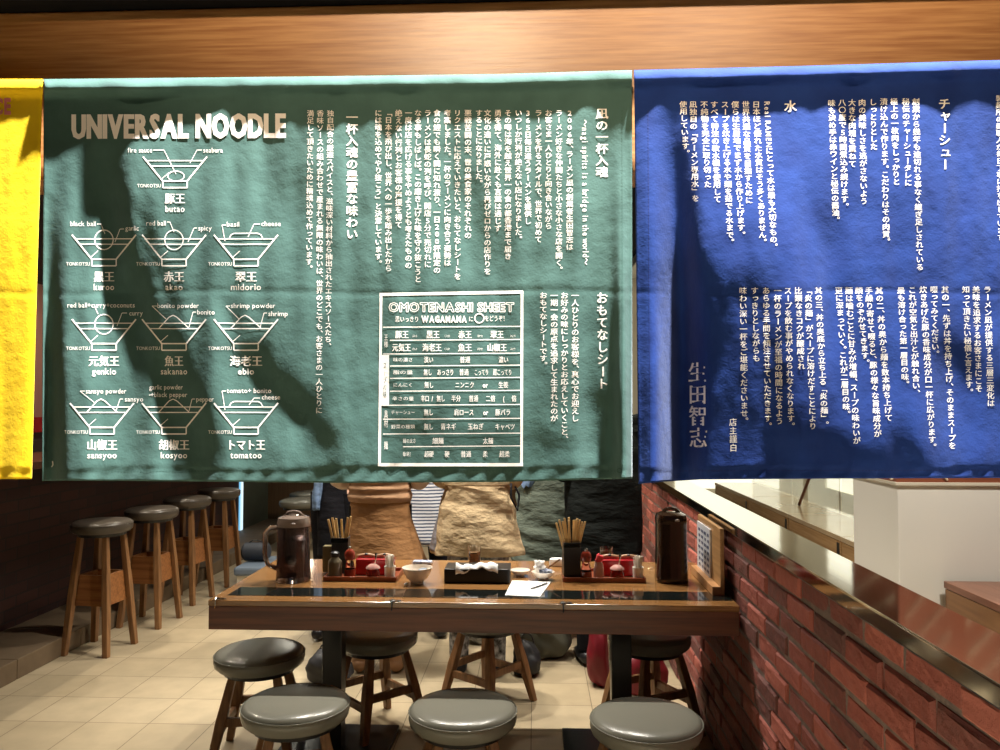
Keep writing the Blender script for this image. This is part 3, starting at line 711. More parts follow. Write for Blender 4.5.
for X, Y, lb, rz in ((-.74, 3.66, 'stool on the far side of the table beside the left black table leg', .75),
                     (-.24, 4.0, 'stool behind the middle of the table with its pale wooden legs showing', .9),
                     (.53, 3.7, 'stool behind the right black table leg near the brick wall', .5)):
    dup(ls, (X, Y, 0), rz, lb)
for X, Y, lb in ((-2.45, 8.1, 'dark round stool far back to the right of the jug lid, lower one'), (-2.55, 8.75, 'dark round stool furthest back behind the glass jug')):
    o = dup(ls, (X, Y, .0), .3, lb); o.scale = (1.15, 1.15, 1.15)
# ------------------------------------------------------------------ table
TX0, TX1, TY0, TY1, TZ = -1.258, .762, 2.978, 3.79, .75
tb = empty('dining_table', 'long wooden restaurant table with a black glossy strip, set against the brick wall', 'table', ((TX0+TX1)/2, (TY0+TY1)/2, 0))
hx, hy = (TX1-TX0)/2, (TY1-TY0)/2
m = MB(); m.box(-hx, -hy, TZ-.022, hx, hy, TZ); m.build('tabletop', M['table_wood'], tb, bevel=.003)
m = MB(); m.box(-hx+.002, -hy+.002, TZ-.112, hx-.002, -hy+.03, TZ-.022); m.box(-hx+.002, hy-.03, TZ-.112, hx-.002, hy-.002, TZ-.022); m.box(-hx+.002, -hy+.03, TZ-.112, -hx+.03, hy-.03, TZ-.022); m.box(hx-.03, -hy+.03, TZ-.112, hx-.002, hy-.03, TZ-.022)
m.build('apron', M['apron_wood'], tb, bevel=.002)
m = MB(); m.box(-hx+.045, -hy+.075, TZ, hx-.005, -hy+.215, TZ+.0012); m.build('glass_strip', M['black_glass'], tb)
for px in (333, 619):
    X = (px-535)*3.36/780-tb.location.x
    m = MB(); m.box(X-.042, -.042, .02, X+.042, .042, TZ-.022); l = m.build('leg', M['black_metal'], tb, bevel=.004)
    m = MB(); m.box(X-.24, -.27, 0, X+.24, .27, .018); m.build('base_plate', M['black_metal'], l, bevel=.003)
# ------------------------------------------------------------------ things on the table
def onT(px, py, z=TZ): return atZ(px, py, z)
def sc(Y): return Y/F
# jug with handle
def jug(px, py, Hh, rr, label, mt, lidm, handle=True, liquid='water', square=False, frac=.75):
    p = onT(px, py); r = empty('jug', label, 'jug', (p.x, p.y+rr, TZ+.001))
    def body(prof, name, mm, par, smooth=2):
        m = MB()
        if square:
            vs = []; n = 32
            for (q, z) in prof:
                for i in range(n):
                    a = 2*PI*i/n; c, s = math.cos(a), math.sin(a); e = .5
                    vs.append((math.copysign(abs(c)**e, c)*q, math.copysign(abs(s)**e, s)*q, z))
            fs = [(k*n+i, k*n+(i+1) % n, (k+1)*n+(i+1) % n, (k+1)*n+i) for k in range(len(prof)-1) for i in range(n)]
            fs += [tuple(reversed(range(n))), tuple((len(prof)-1)*n+i for i in range(n))]
            m.add(vs, fs)
        else: m.lathe(prof, 40)
        return m.build(name, mm, par, smooth=smooth)
    hb = Hh*.84
    body([(.01, 0), (rr*.99, 0), (rr*1.03, .006), (rr, .018), (rr*.96, hb*.5), (rr*.95, hb), (rr*.93, hb), (rr*.92, hb*.5), (rr*.93, .02), (.01, .012)], 'body', mt, r)
    body([(.01, .014), (rr*.90, .02), (rr*.89, hb*frac), (.01, hb*frac)], 'liquid', M[liquid], r)
    body([(.01, hb-.006), (rr*.97, hb-.006), (rr*.98, hb+.012), (rr*.93, hb+.022), (rr*.9, hb+.03), (rr*.6, hb+.038), (.01, hb+.04)], 'lid', lidm, r)
    m = MB(); m.tube([(-rr*.55, 0, hb+.034), (-rr*.3, 0, hb+.05), (0, 0, hb+.054), (rr*.3, 0, hb+.05), (rr*.55, 0, hb+.034)], .008, 8); m.build('lid_grip', lidm, r, smooth=True)
    m = MB(); m.lathe([(.004, 0), (.011, .001), (.010, .008), (.004, .011)], 12, (rr*.25, -rr*.93, hb+.006)); m.build('spout_button', lidm, r, smooth=True)
    if handle:
        m = MB(); x = -rr*.95
        m.tube([(x+.01, 0, hb*.93), (x-.03, -.01, hb*.94), (x-.05, -.014, hb*.84), (x-.052, -.014, hb*.45), (x-.04, -.01, hb*.28), (x+.008, 0, hb*.18)], [.010, .011, .011, .010, .010, .010], 10, 1)
        m.build('handle', mt, r, smooth=True)
    return r
jl = jug(288, 584, .282, .072, 'smoky brown see-through jug with a handle at the left end of the table', M['smoke'], M['lid_brown'], liquid='weak_tea')
for c in jl.children:
    if c.name.startswith('liquid'): pass
jr = jug(674, 584, .30, .066, 'dark brown square jug beside the menu stand at the brick wall', M['smoke_dark'], M['lid_brown'], False, 'water', True, .9)
for c in jr.children:
    if c.name.startswith('lid'): c.data.materials[0] = M['smoke_dark']
# dark round thing inside left jug: tea ball
m = MB(); m.lathe([(.004, 0), (.016, .006), (.023, .022), (.016, .04), (.004, .046)], 20)
b_ = m.build('strainer', M['steel_dark'], jl, smooth=True); b_.location = (.005, -.045, .07)
def tray(px0, px1, py, label):
    a = onT(px0, py); c = onT(px1, py); d = .20; y0 = a.y
    r = empty('tray', label, 'tray', ((a.x+c.x)/2, y0+d/2, TZ+.001), group='wooden condiment trays')
    hw = (c.x-a.x)/2; m = MB(); m.box(-hw, -d/2, 0, hw, d/2, .006); m.build('base', M['tray'], r)
    m = MB(); m.box(-hw, -d/2, .006, hw, -d/2+.008, .02); m.box(-hw, d/2-.008, .006, hw, d/2, .02); m.box(-hw, -d/2+.008, .006, -hw+.008, d/2-.008, .02); m.box(hw-.008, -d/2+.008, .006, hw, d/2-.008, .02)
    m.build('rim', M['tray'], r, bevel=.0015); return r, y0
ZT = TZ+.0075
def holder(px, Y, label, fan, seed, lean):
    X = (px-535)*Y/F; r = empty('chopstick_holder', label, 'chopstick holder', (X, Y, ZT), .08, 'black chopstick holders')
    m = MB(); s = .036; h = .155
    m.box(-s, -s, 0, s, s, .004); m.box(-s, -s, .004, s, -s+.004, h); m.box(-s, s-.004, .004, s, s, h); m.box(-s, -s+.004, .004, -s+.004, s-.004, h); m.box(s-.004, -s+.004, .004, s, s-.004, h)
    m.build('box', M['black'], r, bevel=.001)
    m = MB(); m.box(-s-.002, -s-.002, h-.02, s+.002, -s, h-.002); m.build('rim', M['black_glass'], r)
    rn = random.Random(seed)
    for k, (a, ln, bx) in enumerate(fan):
        m = MB(); y = rn.uniform(-.02, .02)
        m.bar((0, 0, 0), (0, 0, ln), .0115, .0085, .0065, .0065)
        lb = lean[k] if k < len(lean) else 'wooden chopstick'
        o = m.build('chopstick', M['chop'], bevel=.0008)
        o.location = (X+bx, Y+y, ZT+.006); o.rotation_euler = (rn.uniform(-.03, .03), a, rn.uniform(-.05, .05))
        tag(o, lb, 'chopstick', 'chopsticks in the holder ' + ('behind the left tray' if px < 450 else 'of the right tray'))
Lf = [(-.22, .235, -.002), (-.17, .238, .002), (-.14, .225, .004), (-.10, .235, .006), (-.06, .225, .01), (.13, .235, -.004), (.16, .24, .0)]
Rf = [(-.27, .235, -.001), (-.21, .25, .0), (-.17, .238, .004), (-.11, .25, .0), (-.06, .24, .004), (-.02, .25, -.004), (.03, .24, .004), (.08, .245, 0), (.12, .25, -.004), (.17, .245, -.004), (.21, .24, -.002), (.25, .24, .002)]
tr1, y1 = tray(323, 397, 581.5, 'brown wooden condiment tray on the left, beside the smoky jug')
tr2, y2 = tray(563, 645.5, 582.5, 'brown wooden condiment tray on the right, near the brick wall')
Y1 = y1+.12; Y2 = y2+.12
holder(340.5, y1+.16, 'black box of chopsticks on the left tray', Lf, 1, ['pale chopstick leaning left in the left holder']*5+['chopstick leaning right in the left holder']*2)
holder(570.5, y2+.06, 'black box full of fanned chopsticks on the right tray', Rf, 2, ['pale chopstick leaning left in the full right holder']*5+['upright pale chopstick in the full right holder']*2+['pale chopstick leaning right in the full right holder']*5)
def place(px, Y, z=ZT): return ((px-535)*Y/F, Y, z)
def bottle(px, Y, label, h=.085, r=.024):
    e = empty('sauce_bottle', label, 'bottle', place(px, Y)); e.scale = (1.25, 1.25, 1.25)
    m = MB(); m.lathe([(.002, 0), (r, 0), (r, h*.6), (r*.9, h*.7), (r*.55, h*.8), (r*.5, h*.85), (.002, h*.85)], 24); m.build('body', M['bot'], e, smooth=2)
    m = MB(); m.lathe([(.002, h*.85), (r*.6, h*.85), (r*.62, h), (r*.4, h*1.05), (.002, h*1.06)], 20); m.build('cap', M['black'], e, smooth=2)
M['bot'] = mat('dark_bottle_glass', sr(110, 104, 86), .1, coat=.6)
def mill(px, Y, label):
    e = empty('pepper_mill', label, 'pepper mill', place(px, Y), group='glass and wood pepper mills'); e.scale = (1.12, 1.12, 1.15)
    m = MB(); m.lathe([(.002, 0), (.022, 0), (.022, .012), (.021, .03), (.002, .03)], 24); m.build('base', M['redwood'], e, smooth=2)
    m = MB(); m.lathe([(.002, .03), (.020, .03), (.015, .055), (.014, .065), (.002, .065)], 24); m.build('grain_chamber', M['glass'], e, smooth=2)
    m = MB(); m.lathe([(.002, .065), (.018, .065), (.021, .078), (.020, .092), (.012, .102), (.002, .104)], 24); m.build('head', M['redwood'], e, smooth=2)
    m = MB(); m.lathe([(.002, .104), (.006, .105), (.006, .112), (.002, .115)], 12); m.build('knob', M['steel'], e, smooth=True)
M['redwood'] = mat('red_brown_varnish', sr(140, 52, 34), .25, coat=.5)
def spice_box(px0, px1, Y, label):
    X0 = (px0-535)*Y/F; X1 = (px1-535)*Y/F; e = empty('spice_box', label, 'spice box', ((X0+X1)/2, Y, ZT), group='red lacquer spice boxes'); hw = (X1-X0)/2
    m = MB(); m.box(-hw, -.035, 0, hw, .035, .07); m.build('body', M['red'], e, bevel=.006)
    for s in (-1, 1):
        m = MB(); n = 12; P = []
        for i in range(n+1):
            t = i/n; P.append((s*hw*.5+(t-.5)*hw*.92, 0, .075+.006*math.sin(t*PI)))
        m.tube(P, .0085, 10, 1); l = m.build('lid', M['lid'], e, smooth=True)
        m = MB(); m.lathe([(.002, 0), (.007, 0), (.007, .005), (.002, .008)], 12, (s*hw*.5, -.004, .083)); m.build('lid_knob', M['black'], l)
def jar(px, Y, label):
    e = empty('condiment_jar', label, 'jar', place(px, Y), group='small jars of red relish'); e.scale = (1.12, 1.12, 1.12)
    m = MB(); m.lathe([(.002, 0), (.022, 0), (.026, .012), (.027, .022), (.022, .036), (.002, .036)], 24); m.build('bowl', M['red_glass'], e, smooth=2)
    m = MB(); m.lathe([(.022, .036), (.028, .038), (.026, .044), (.012, .054), (.002, .055)], 24); m.build('lid', M['pinklid'], e, smooth=2)
    m = MB(); m.tube([(.006, .0, .045), (.010, 0, .075), (.012, 0, .095)], [.0028, .003, .0055], 8); m.build('spoon', M['steel'], e, smooth=True)
M['pinklid'] = mat('clear_pink_lid', sr(226, 170, 160), .1, trans=.3, coat=.5)
def picks(px, Y, label):
    e = empty('toothpick_cup', label, 'cup', place(px, Y), group='white toothpick cups')
    m = MB(); m.lathe([(.002, 0), (.0215, 0), (.023, .045), (.024, .052), (.021, .052), (.0195, .006), (.002, .005)], 28); m.build('cup', M['white'], e, smooth=2)
    m = MB(); rn = random.Random(4)
    for k in range(26):
        a = rn.uniform(0, 2*PI); q = rn.uniform(.003, .016); m.tube([(q*.8*math.cos(a), q*.8*math.sin(a), .01), (q*1.35*math.cos(a), q*1.35*math.sin(a), .095+rn.uniform(-.004, .003))], .0021, 5)
    o = m.build('toothpicks', M['white'])
    o.location = place(px, Y); o.scale = (1.06, 1.06, 1.04); tag(o, label.replace('cup of toothpicks', 'wrapped toothpicks filling the cup'), 'toothpicks', kind='stuff')
M['olive'] = mat('olive_card', sr(112, 100, 66), .6)
m = MB(); m.box(-.02, -.02, 0, .02, .02, .115); o = m.build('small_box', M['olive'], bevel=.002); o.location = place(327.5, y1+.165); tag(o, 'small olive coloured box behind the dark bottle on the left tray', 'box')
bottle(334.5, y1+.045, 'small dark glass bottle with black cap on the left tray')
mill(349.5, y1+.06, 'pepper mill with red brown head on the left tray')
spice_box(357, 394, y1+.13, 'red lacquer spice box with tan lids on the left tray')
jar(373, y1+.04, 'small pink topped relish jar on the left tray')
picks(390, y1+.04, 'white cup of toothpicks on the left tray')
# right holder sits at the back-left, mill in front
mill(585, y2+.032, 'pepper mill with red head in front of the full chopstick box')
e = empty('squeeze_bottle', 'clear squeeze bottle with a bright pink cap on the right tray', 'bottle', place(597.5, y2+.05))
m = MB(); m.lathe([(.002, 0), (.023, 0), (.022, .04), (.018, .062), (.014, .072), (.002, .072)], 24); m.build('body', mat('cloudy_plastic', sr(214, 176, 160), .25, trans=.3), e, smooth=2)
m = MB(); m.lathe([(.002, .072), (.016, .072), (.016, .08), (.006, .09), (.004, .105), (.002, .106)], 16); m.build('nozzle', M['pink'], e, smooth=2)
m = MB(); m.box(-.032, -.014, .076, -.004, .010, .098, Matrix.Rotation(.25, 4, 'Y')); m.build('cap_flap', M['pink'], e, bevel=.004)
spice_box(599, 636, y2+.13, 'red lacquer spice box with tan lids on the right tray')
jar(615.5, y2+.04, 'small pink topped relish jar on the right tray')
picks(636, y2+.04, 'white cup of toothpicks on the right tray')
# bowls and dishes
def bowl3(px, py, r, h, label, m_, name='bowl', cat='bowl'):
    p = onT(px, py); e = empty(name, label, cat, (p.x, p.y+r*.5, TZ+.001))
    m = MB(); m.lathe([(.003, 0), (r*.42, 0), (r*.42, .008), (r*.7, h*.35), (r*.92, h*.75), (r, h), (r*.965, h), (r*.88, h*.75), (r*.65, h*.4), (r*.3, .012), (.003, .010)], 40)
    m.build('vessel', m_, e, smooth=2); return e
b1 = bowl3(416, 585, .064, .066, 'white porcelain bowl between the left tray and the black tissue box', M['porcelain'])
M['navy'] = mat('blue_pattern', sr(60, 84, 130), .4, noise=sr(200, 206, 220), nscale=60)
m = MB(); m.lathe([(.012, 0), (.014, .002), (.012, .003)], 20, ex=1.4); o = m.build('flower_motif', mat('grey_blue_ink', sr(110, 124, 140), .4), b1); o.location = (.02, .03, .046); o.rotation_euler = (.6, 0, 0)
bowl3(520, 577, .044, .026, 'small white dish just right of the black tissue box', M['porcelain'], 'dish', 'dish')
b2 = bowl3(543, 581, .050, .034, 'white bowl holding crumpled paper, behind the white sheet', M['porcelain'])
def crumple(name, loc, s, m_, label, seed, flat=1, cat='tissue'):
    bm = bmesh.new(); bmesh.ops.create_icosphere(bm, subdivisions=3, radius=1); rn = random.Random(seed); ph = [rn.uniform(0, 6) for _ in range(6)]
    for v in bm.verts:
        c = v.co; k = 1+.28*math.sin(c.x*5+ph[0])*math.sin(c.y*6+ph[1])+.2*math.sin(c.z*8+ph[2])+rn.uniform(-.09, .09); v.co = Vector((c.x*k*s[0], c.y*k*s[1], c.z*k*s[2]))
    me = bpy.data.meshes.new(name); bm.to_mesh(me); bm.free(); me.materials.append(m_); o = bpy.data.objects.new(name, me); COL.objects.link(o); o.location = loc
    if label: tag(o, label, cat)
    return o
crumple('crumpled_tissue', tuple(b2.location+Vector((-.015, .01, .052))), (.024, .018, .026), M['paper'], 'crumpled white tissue standing in the bowl behind the white sheet', 3)
crumple('crumpled_wrapper', tuple(b2.location+Vector((.012, 0, .036))), (.026, .02, .010), M['navy'], 'crumpled blue and white wrapper in the bowl behind the white sheet', 5, cat='wrapper')
p = b2.location; m = MB(); m.tube([(0, 0, 0), (.075, .02, .05)], .0035, 6); o = m.build('used_chopstick', M['stool_wood']); o.location = p+Vector((0, .01, .032)); tag(o, 'dark chopstick sticking out of the bowl of crumpled paper', 'chopstick')
m = MB(); m.lathe([(.003, 0), (.018, 0), (.021, .004), (.021, .03), (.018, .034), (.003, .034)], 20, ex=1.9); o = m.build('rolled_towel', M['paper'], smooth=2); pp = place(557.5, 3.68, TZ+.001); o.location = pp; tag(o, 'rolled white towel left of the full chopstick box', 'towel')
# tissue box
p = onT(444, 583); q = onT(510, 583)
e = empty('tissue_box', 'black tissue box with a white tissue pulled out, in the middle of the table', 'tissue box', ((p.x+q.x)/2, p.y+.07, TZ+.001)); hw = (q.x-p.x)/2
m = MB(); m.box(-hw, -.07, 0, hw, .07, .058); m.build('box', M['black'], e, bevel=.003)
nx, ny = 26, 10; g = MB(); P = []
rn = random.Random(9)
for j in range(ny+1):
    for i in range(nx+1):
        u = i/nx; v = j/ny; x = (-.09+.178*u); wv = .042*(1-.45*math.sin(u*PI))
        y = -.045+(v-.5)*2*wv*(1.0); z = .062+.004*math.sin(u*22+v*3)+.014*math.sin(v*PI)*(1-.4*math.sin(u*PI*2))+rn.uniform(-.001, .001)
        if v < .3: y = max(y, -.0735); z -= (.3-v)*.09*(.5+.5*math.cos(u*PI*1.7))
        if y < -.0705: y = -.0735
        P.append((x, y, z))
g.add(P, [(j*(nx+1)+i, j*(nx+1)+i+1, (j+1)*(nx+1)+i+1, (j+1)*(nx+1)+i) for j in range(ny) for i in range(nx)])
g.build('tissue', M['paper'], e, smooth=True, fix=False, solid=.0012)
# glasses
def glass(px, Y, label, r, h, liq, frac):
    e = empty('drinking_glass', label, 'glass', place(px, Y, TZ+.001))
    m = MB(); m.lathe([(.002, 0), (r*.85, 0), (r*.9, .01), (r, h), (r*.93, h), (r*.84, .012), (.002, .010)], 28); m.build('tumbler', M['glass'], e, smooth=2)
    m = MB(); m.lathe([(.002, .0105), (r*.82, .0125), (r*.9, h*frac), (.002, h*frac)], 28); m.build('drink', M[liq], e, smooth=2)
glass(474.5, 3.66, 'tumbler of amber tea behind the black tissue box', .030, .092, 'tea', .7)
glass(605, 3.70, 'dark drink glass behind the spice box of the right tray', .030, .085, 'water', .8)
# paper and pen
P = [onT(505, 595, TZ+.0035), onT(540, 596.5, TZ+.0035), onT(551, 581.5, TZ+.0035), onT(512, 580.5, TZ+.0035)]
m = MB(); m.add([v for v in P]+[v-Vector((0, 0, .0015)) for v in P], [(0,1,2,3),(7,6,5,4),(0,4,5,1),(1,5,6,2),(2,6,7,3),(3,7,4,0)])
tag(m.build('paper_sheet', M['paper']), 'blank white paper sheet lying at the table edge', 'paper')
a = onT(530, 589, TZ+.008); c = onT(547, 583.5, TZ+.008)
r = empty('pen', 'thin dark pen lying across the white paper sheet', 'pen', (0,0,0)); m = MB(); m.tube([a, a.lerp(c, .12), c], [.001, .0032, .0034], 8); m.build('barrel', M['black'], r)
m = MB(); m.tube([a.lerp(c, .7)+Vector((0,0,.004)), c+Vector((0,0,.004))], .001, 6); m.build('clip', M['steel'], r)
# folded blue packet, small white spoon rest, spoon, hooks
p = onT(421, 566); m = MB(); m.box(-.045, -.02, 0, .045, .02, .014, Matrix.Rotation(-.12, 4, 'Z')); o = m.build('towel_packet', M['navy'], bevel=.005); o.location = (p.x, 3.7, TZ+.001); tag(o, 'blue and white wrapped hand towel behind the white porcelain bowl', 'packet')
m = MB(); m.lathe([(.001, 0), (.010, .001), (.012, .006), (.007, .011), (.001, .012)], 16, ex=.8, ey=1.4); o = m.build('spoon_rest', M['porcelain'], smooth=True); p = onT(406, 585.5); o.location = (p.x, p.y, TZ+.001); tag(o, 'tiny white spoon rest in front of the white porcelain bowl', 'spoon rest')
m = MB(); m.tube([(0, 0, .003), (.05, .03, .006), (.065, .04, .008)], [.002, .0025, .009], 8, .5); o = m.build('metal_spoon', M['steel'], smooth=True); o.location = place(646, 3.62, TZ+.001); tag(o, 'small metal spoon by the toothpick cup of the right tray', 'spoon')
for px, py, lb, mm in ((218, 599, 'silver bag hook clipped on the left front corner of the table', 'steel'), (393, 601, 'dark bag hook on the table edge in front of the left tray', 'black'), (563, 602, 'dark bag hook on the table edge in front of the right tray', 'black')):
    p = onT(px, py); e = empty('bag_hook', lb, 'hook', (p.x, TY0+.012, TZ+.001), group='bag hooks on the front table edge')
    m = MB(); m.lathe([(.001, 0), (.012, 0), (.013, .003), (.008, .005), (.001, .005)], 16); m.build('disc', M[mm], e)
    m = MB(); m.tube([(0, 0, .005), (0, -.01, .009), (0, -.0185, .004), (0, -.0185, -.02), (0, -.024, -.03)], .0024, 6); m.build('wire', M[mm], e)
    m = MB(); m.lathe([(.001, 0), (.009, 0), (.010, .003), (.001, .004)], 14, (.024, .002, 0)); m.build('clasp', M[mm], e)
# menu stand against brick wall
e = empty('menu_stand', 'wooden menu stand with white and blue cards beside the square jug', 'menu stand', (XR-.03, 3.34, TZ+.001))
mm_ = Matrix.Rotation(0, 4, 'Z')
m = MB(); m.box(-.018, -.21, 0, -.002, .21, .262); m.build('board', M['tan_board'] if 'tan_board' in M else wood('stand_wood', sr(150, 112, 70), sr(176, 136, 90), 'y', .45), e, bevel=.003)
m = MB(); m.box(-.05, -.21, 0, -.018, .21, .035); m.build('ledge', wood('stand_ledge_wood', sr(160, 112, 70), sr(186, 140, 96), 'y', .4), e, bevel=.002)
M['card'] = mat('menu_card', sr(206, 208, 214), .3)
m = MB(); m.box(-.026, -.06, .036, -.0185, .19, .235); cd = m.build('menu_card', M['card'], e)
M['cardprint'] = mat('menu_print', sr(70, 78, 110), .4)
m = MB(); rn = random.Random(2)
for k in range(7):
    for j in range(4):
        y = -.045+j*.056; z = .05+k*.025; m.box(-.0270, y, z, -.0262, y+.03+rn.uniform(-.006, .012), z+.012)
m.build('card_print', M['cardprint'], cd)

# ------------------------------------------------------------------ bags and bench
def bag(name, loc, s, m_, label, seed, strap=True, cat='bag', rz=0):
    e = empty(name, label, cat, loc, rz)
    bm = bmesh.new(); bmesh.ops.create_icosphere(bm, subdivisions=5, radius=1); rn = random.Random(seed); ph = [rn.uniform(0, 6) for _ in range(8)]
    for v in bm.verts:
        c = v.co.copy(); p = 3.2; n = (abs(c.x)**p+abs(c.y)**p+abs(c.z)**p)**(1/p); c /= n
        k = 1+.06*math.sin(c.x*3+c.z*2.5+ph[0])+.05*math.sin(c.z*4-c.x*2+ph[1])+.025*math.sin(c.x*7+c.y*5+ph[2])+.015*math.sin(c.z*11+c.x*6+ph[3])
        tz = c.z; k2 = 1-.25*max(0, tz)
        v.co = Vector((c.x*k*s[0]*k2, c.y*k*s[1]*k2, max(0, (c.z*k+1)*s[2])))
    me = bpy.data.meshes.new('body'); bm.to_mesh(me); bm.free(); me.materials.append(m_); me.polygons.foreach_set('use_smooth', [True]*len(me.polygons))
    o = bpy.data.objects.new('body', me); COL.objects.link(o); o.parent = e
    if strap:
        m = MB(); m.tube([(s[0]*.5*math.cos(t), s[1]*.2, s[2]*1.75+s[2]*.7*math.sin(t)) for t in [PI*k/10 for k in range(11)]], .009, 8, .5); m.build('strap', M['black'], e, smooth=True)
    return e
M['blackcloth'] = mat('black_nylon', (.016, .016, .018), .6, bump=.3, bscale=25)
M['greycoat'] = mat('olive_grey_coat', sr(84, 84, 72), .8, bump=.4, bscale=18)
M['redcloth'] = mat('red_nylon', sr(112, 18, 30), .5, bump=.3, bscale=25)
M['pattern'] = mat('black_white_print', (.01, .01, .01), .7, noise=sr(190, 190, 190), nscale=38)
bag('bag', (-1.12, 4.25, 0), (.12, .09, .085), M['blackcloth'], 'black bag on the floor left of the left black table leg', 1)
bag('folded_coat', (.05, 4.74, 0), (.15, .13, .16), M['greycoat'], 'olive grey coat heaped on the floor behind the table', 2, False, 'coat')
bag('backpack', (-.05, 4.42, 0), (.08, .08, .09), M['blackcloth'], 'black backpack on the floor beside the olive grey coat', 3)
bag('tote_bag', (.335, 4.26, 0), (.06, .07, .17), M['redcloth'], 'tall dark red bag standing on the floor left of the right table leg', 4)
bag('red_bag', (.57, 4.18, 0), (.11, .09, .12), M['redcloth'], 'red and black bag on the floor behind the right table leg', 6)
bag('patterned_bag', (-.36, 4.98, 0), (.12, .09, .15), M['pattern'], 'black and white patterned bag on the floor behind the middle stool', 7)
M['bluegrey'] = mat('blue_grey_vinyl', sr(104, 118, 134), .4)
e = empty('bench', 'low blue grey bench seat left of the smoky jug', 'bench', (-2.26, 6.4, 0))
m = MB(); m.box(-.14, -.25, .14, .20, .25, .21); m.build('seat', M['bluegrey'], e, bevel=.02)
m = MB(); m.box(-.12, -.22, 0, .17, .22, .14); m.build('base', M['offwhite'], e, bevel=.004)
e = empty('rolled_bag', 'dark rolled bag lying on the low blue grey bench', 'bag', (-2.32, 6.42, .213))
m = MB(); m.tube([(-.10, 0, .074), (-.08, 0, .074), (.10, 0, .074), (.12, 0, .074)], [.055, .074, .074, .05], 24); m.build('body', M['bluedark'] if 'bluedark' in M else mat('dark_slate_cloth', sr(50, 56, 66), .6, bump=.2), e, smooth=2)
m = MB(); m.tube([(-.05, 0, .146), (-.02, 0, .165), (.04, 0, .165), (.07, 0, .146)], .006, 6); m.build('strap', M['black'], e)
# poster seen between yellow and green curtains
m = MB(); m.box(XL, 4.7, 1.32, XL+.006, 5.7, 2.3); o = m.build('wall_poster', mat('faded_pink_paper', sr(170, 120, 108), .6)); tag(o, 'faded pink poster on the dark wall, glimpsed between the yellow and green curtains', 'poster')
m = MB(); m.box(XL+.006, 4.7, 1.32, XL+.008, 5.7, 1.42); m.build('red_band', M['red'], o)

# ------------------------------------------------------------------ people
def loft(rings, n=56, wr=None):
    """rings: (z, rx, ry, cx, cy)"""
    vs = []; fs = []
    for (z, rx, ry, cx, cy) in rings:
        for i in range(n):
            a = 2*PI*i/n; c, s = math.cos(a), math.sin(a); e = .85
            x = math.copysign(abs(c)**e, c)*rx; y = math.copysign(abs(s)**e, s)*ry
            k = 1+(wr(a, z) if wr else 0)
            vs.append((cx+x*k, cy+y*k, z+(wr(a*1.3+2, z*1.1) if wr else 0)*.05))
    for k in range(len(rings)-1):
        for i in range(n): j = (i+1) % n; fs.append((k*n+i, k*n+j, (k+1)*n+j, (k+1)*n+i))
    return vs, fs
def dens(keys, n):
    keys = sorted(keys); zs = np.linspace(keys[0][0], keys[-1][0], n); arr = np.array(keys)
    out = []
    for z in zs:
        out.append(tuple([z]+[float(np.interp(z, arr[:, 0], arr[:, k])) for k in range(1, 5)]))
    return out
